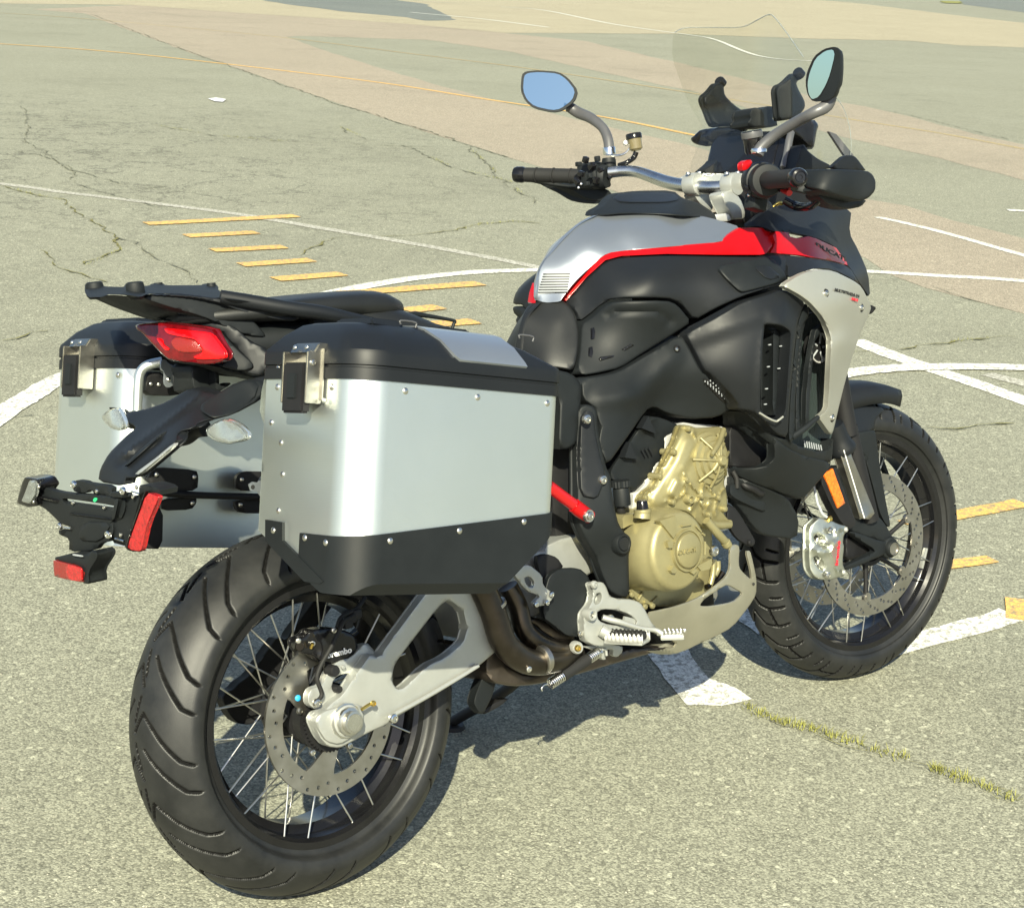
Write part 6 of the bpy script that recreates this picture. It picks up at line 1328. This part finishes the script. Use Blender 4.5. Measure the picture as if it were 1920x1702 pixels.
# plate arm
AMf=Field([(190,900,-.35),(290,900,-.355),(200,860,-.335),(260,800,-.27),(340,760,-.22),(420,720,-.16),(500,700,-.10),(360,800,-.26),(330,830,-.30),(480,760,-.14)])
def arm_b(X):
    b=np.zeros(len(X))
    for l,hh in ((((232,852),(300,800),(380,740)),-.006),(((225,870),(300,825)),.005),(((255,890),(330,835)),.004)): b=b+hh*np.exp(-(pdist(X,l,closed=False)/5)**2)
    return b
arm=panel('plate_arm', z('A',(505,1105),(515,1040),(560,960),(620,900),(660,860),(700,830),(680,810),(640,805),(650,750),(740,735),(850,700),(985,620),(1060,640),(1130,660),(1300,575),(1370,560),(1370,620),(1300,690),(1150,770),(1030,800),(1000,830),(920,850),(910,905),(850,960),(700,1085),(650,1090),(640,1130)), AMf, MT['satin'], bike, t=.018, edge=(5,.006), ax='x', step=7, bump=arm_b)
panel('arm_ridge', z('A',(635,1030),(700,960),(830,850),(850,850),(760,930),(660,1020)), AMf, MT['plastic'], arm, t=.01, off=-.006, edge=(3,.004), ax='x', step=6)
panel('arm_ridge', z('A',(690,1065),(800,985),(895,905),(890,925),(800,1000),(715,1070)), AMf, MT['cast'], arm, t=.008, off=-.003, edge=(2,.003), ax='x', step=6)
panel('under_tail', z('A',(1040,700),(1240,580),(1340,590),(1310,690),(1160,770),(1090,780),(1030,740)), AMf, MT['plastic'], arm, t=.01, off=-.008, edge=(6,.006), ax='x', step=8)
# indicators
def indicator(stalk, lens_px, xv):
    bar_px('indicator_stalk', stalk, [.015,.016,.013,.014], MT['plastic'], seg=14)
    i_=panel('indicator_lens', lens_px, Field([(p[0],p[1],xv+.0) for p in lens_px[:4]]+[(np.mean([p[0] for p in lens_px]), np.mean([p[1] for p in lens_px]), xv-.016)]), MT['clear'], bike, t=.008, edge=(9,.016), ax='x', step=5, sharp=60)
    return i_
indicator(z('A',(900,880,-.04),(960,865,-.055),(1010,840,-.075),(1055,830,-.095)), z('A',(1055,838),(1080,815),(1150,780),(1190,790),(1245,825),(1272,860),(1270,885),(1245,900),(1170,915),(1100,895),(1062,865)), -.255)
indicator(z('A',(760,790,.04),(700,790,.055),(660,785,.075),(635,775,.09)), z('A',(520,770),(545,745),(590,725),(615,735),(640,790),(645,825),(620,845),(575,835),(535,800)), -.255)
for p,n_ in (((600,728),1),): panel('indicator_back', z('A',(590,722),(610,730),(660,760),(655,800),(670,825),(640,828),(618,790),(605,750)), .085, MT['plastic'], bike, t=.02, edge=(3,.004))
lathe('lens_nib', [(.0001,.003),(.0035,.003),(.004,0)], Q(*z('A',(1275,862))[0],-.255,'x'), (.2,-1,0), MT['clear'], bike, 10)
# number plate carrier
X0=-.375
def xp(name,k,pts,m,t=.008,off=0.,edge=(3,.003),**kw): return panel(name, z(k,*pts), X0, m, bike, t=t, off=off, edge=edge, ax='x', **kw)
pc=xp('plate_carrier','J',[(340,270),(380,190),(430,215),(560,262),(770,290),(1000,300),(1180,325),(1370,340),(1380,470),(1330,600),(1210,600),(1240,740),(1200,860),(1080,885),(1020,970),(700,990),(705,830),(580,780),(575,720),(700,715),(720,690),(600,650),(480,530),(400,460),(330,430)], MT['plastic'], holes=[z('J',(620,350),(720,355),(1240,430),(1235,470),(740,400),(640,390))])
xp('plate_carrier','J',[(860,628),(1210,640),(1080,870),(800,850)], MT['plastic'], off=-.004, t=.006)
xp('carrier_rib','J',[(1255,350),(1300,360),(1250,590),(1210,590)], MT['plastic'], off=-.008, t=.010, edge=(2,.003))
xp('carrier_rib','J',[(340,320),(540,370),(545,392),(340,345)], MT['gloss'], off=-.008, t=.010, edge=(2,.003))
xp('carrier_rib','J',[(700,520),(1240,590),(1230,605),(690,535)], MT['satin'], off=-.005, t=.008, edge=(2,.003))
xp('carrier_slider','J',[(745,230),(760,160),(790,125),(900,140),(930,160),(1215,195),(1215,330),(1180,325),(1000,300),(990,260),(940,245),(900,290),(770,270)], MT['plastic'], off=.004)
xp('carrier_slider','J',[(1170,300),(1215,265),(1330,275),(1400,280),(1420,330),(1350,345),(1200,330)], MT['plastic'], off=-.006)
xp('green_dot','J',[(985,370),(1000,342),(1020,338),(1035,352),(1028,378),(1005,395)], MT['green'], off=-.0012, t=.001, edge=None, step=3)
for p in ((752,183),(1345,258),(585,682),(1165,782)): bolt(Q(*z('J',p)[0],X0-.014,'x'), (-1,-.1,.05), .0062, MT['chrome'], bike)
for p in ((1030,262),(745,400),(1120,455),(1468,328),(1505,215),(1320,785)): bolt(Q(*z('J',p)[0],X0-.004,'x'), (-1,-.1,0), .0032, MT['zinc'], bike)
for a,b in (((1450,262),(1550,295)),((1255,830),(1360,860)),((640,698),(720,708))): q=z('J',a,b); tube('threaded_rod',[Q(*q[0],X0-.006,'x'),Q(*q[1],X0-.006,'x')],.0016,MT['chrome'],bike,6,1)
lampb=xp('plate_lamp','J',[(165,95),(210,90),(320,112),(350,140),(385,200),(350,250),(320,300),(330,430),(290,445),(210,455),(170,440),(78,410),(75,380),(130,170)], MT['gloss'], t=.03, off=-.012, edge=(4,.006))
panel('lamp_lens', z('J',(225,130),(285,135),(310,200),(300,300),(250,380),(230,415),(125,385),(150,330),(200,200)), X0, MT['clear'], lampb, t=.006, off=-.018, edge=(3,.004), ax='x', step=5)
for p in ((335,208),(272,388)): bolt(Q(*z('J',p)[0],X0-.016,'x'), (-1,0,0), .003, MT['zinc'], lampb)
xp('reflector_mount','J',[(1540,190),(1620,175),(1800,230),(1780,330),(1600,270),(1560,300),(1420,870),(1400,940),(1360,930),(1450,700),(1540,340)], MT['plastic'], off=-.002, t=.03)
rr2=panel('red_reflector', z('J',(1630,278),(1760,318),(1772,350),(1640,650),(1590,880),(1575,950),(1550,985),(1440,965),(1398,925),(1514,602)), X0, MT['reflector'], bike, t=.008, off=-.010, edge=(2,.002), ax='x', step=6, ch=1)
xp('reflector_back','J',[(1240,350),(1400,330),(1560,300),(1500,620),(1400,925),(1200,870),(1230,620)], MT['plastic'], off=.004, t=.01)
xp('reflector_back','J',[(1610,262),(1625,262),(1500,610),(1395,925),(1440,970),(1540,990),(1560,985),(1440,985),(1370,940),(1480,600)], MT['gloss'], off=-.011, t=.015)
pr2=panel('red_reflector', z('J',(508,1092),(530,1090),(850,1170),(858,1340),(845,1355),(540,1290),(522,1270)), X0, MT['refdark'], bike, t=.008, off=-.028, edge=(2,.002), ax='x', step=8)
panel('reflector_facet', z('J',(655,1133),(835,1175),(850,1200),(856,1350),(672,1318)), X0, MT['reflector'], pr2, t=.002, off=-.0295, edge=(1.5,.001), ax='x', step=8)
xp('reflector_housing','J',[(535,1050),(600,1040),(740,1000),(880,1030),(1000,960),(1050,1000),(1050,1060),(940,1230),(955,1360),(930,1375),(860,1360),(855,1180),(530,1090)], MT['plastic'], t=.03, off=-.024, edge=(4,.008))
xp('carrier_label','J',[(740,1010),(860,1030),(865,1050),(745,1032)], MT['sticker'], off=-.030, t=.001, edge=None)
# brackets on the inner face of the far case
for pts in (z('A',(760,1110),(770,1060),(810,1030),(1010,1045),(1022,1080),(1015,1150),(890,1160),(870,1150)), z('A',(820,1200),(1010,1180),(1012,1215),(985,1250),(835,1255)), z('A',(1212,1080),(1250,1052),(1400,1055),(1400,1160),(1215,1150)), z('A',(1210,1200),(1400,1195),(1400,1270),(1240,1268),(1212,1240))):
    panel('case_bracket', pts, .145, MT['black'], bike, t=.008, edge=(3,.003))
bar_px('case_bar', z('A',(760,1155,.135),(920,1170,.135),(1100,1178,.135),(1400,1185,.135)), .006, MT['black'])
for p in ((805,1070),(1000,1082),(990,1215),(1245,1095),(1238,1225)): bolt(P3(z('A',p+(.142,))[0]), (-.3,-1,0), .004, MT['zinc'], bike, 'rivet')
panel('case_strap', z('A',(740,1250),(840,1235),(835,1452),(735,1450)), .13, MT['black'], bike, t=.006, edge=(2,.002))

# ------------------------------------------------------------------ hang the small pieces on the parts they belong to
def verts_of(o):
    n = len(o.data.vertices); c = np.empty(n*3); o.data.vertices.foreach_get('co', c); c = c.reshape(-1, 3); m = np.array(o.matrix_basis)
    return c@m[:3, :3].T+m[:3, 3]
base = lambda o: o.name.split('.')[0]
KIDS = {'cover_cap': ['clutch_cover'], 'cover_lug': ['clutch_cover'], 'cover_facet': ['clutch_cover'], 'cover_slot': ['clutch_cover'],
        'lettering': ['clutch_cover', 'brake_caliper', 'front_shield', 'nose_flash', 'clamp_bridge'], 'cam_boss': ['timing_cover'], 'cover_rib': ['timing_cover'],
        'bolt_boss': ['timing_cover', 'crankcase'], 'sensor_port': ['timing_cover'], 'cover_pyramid': ['belt_cover'], 'cover_line': ['belt_cover'], 'piston': ['brake_caliper'],
        'caliper_core': ['brake_caliper'], 'banjo': ['brake_caliper'], 'bleed_tag': ['brake_caliper'], 'bleed_nipple': ['brake_caliper'], 'switch_button': ['switch_housing'],
        'label_print': ['warning_label'], 'fan_strut': ['radiator_fan'], 'fan_ring': ['radiator_fan'], 'radiator_fin': ['radiator'], 'vent_well': ['side_fairing'], 'vent_vane': ['side_fairing'],
        'vent_clip': ['side_fairing'], 'vent_lip': ['side_fairing'], 'vent_dots': ['vent_mesh'], 'pad_slot': ['knee_pad'], 'carrier_rib': ['plate_carrier'], 'carrier_slider': ['plate_carrier'],
        'carrier_label': ['plate_carrier'], 'green_dot': ['plate_carrier'], 'threaded_rod': ['plate_carrier'], 'rubber_rib': ['footpeg'], 'footpeg_rubber': ['footpeg'], 'footpeg_base': ['footpeg'],
        'pedal_tooth': ['pedal_pad'], 'rack_boss': ['luggage_rack'], 'rack_strut': ['luggage_rack'], 'filler_rim': ['crankcase'], 'filler_neck': ['crankcase'], 'case_rib': ['crankcase'],
        'case_flange': ['crankcase'], 'grip_rib': ['grip'], 'bar_end_weight': ['grip'], 'stem_collar': ['mirror_stem'], 'bolt_recess': ['front_shield'], 'axle_bore': ['axle_nut'],
        'axle_washer': ['axle_nut'], 'reservoir_cap': ['fluid_reservoir', 'reservoir'], 'reservoir_band': ['fluid_reservoir'], 'fork_guard_strip': ['fork_guard'], 'screen_edge': ['windscreen'],
        'screen_bush': ['screen_bracket'], 'lens_nib': ['indicator_lens'], 'reflector_back': ['red_reflector'], 'spring_sleeve': ['stand_spring'], 'fuel_cap_cover': ['tank_console'],
        'bolt': ['front_shield', 'frame_cover', 'plate_carrier', 'swingarm', 'brake_caliper', 'footrest_hanger', 'timing_cover', 'crankcase', 'bar_clamp', 'heel_guard', 'pillion_bracket', 'link_rod_end', 'silencer_box', 'caliper_bracket', 'skid_plate', 'plate_lamp', 'bracket']}
tops = [o for o in bike.children if o.type == 'MESH']; cache = {}
for o in tops:
    cand = KIDS.get(base(o))
    if not cand: continue
    c = verts_of(o).mean(0); best = None
    for p in tops:
        if base(p) in cand and p is not o:
            if p.name not in cache: cache[p.name] = verts_of(p)
            d = np.sqrt(((cache[p.name]-c)**2).sum(1)).min()
            if best is None or d < best[0]: best = (d, p)
    if best and best[0] < .12:
        m = o.matrix_basis.copy(); pm = best[1].matrix_basis.copy(); o.parent = best[1]; o.matrix_basis = pm.inverted() @ m
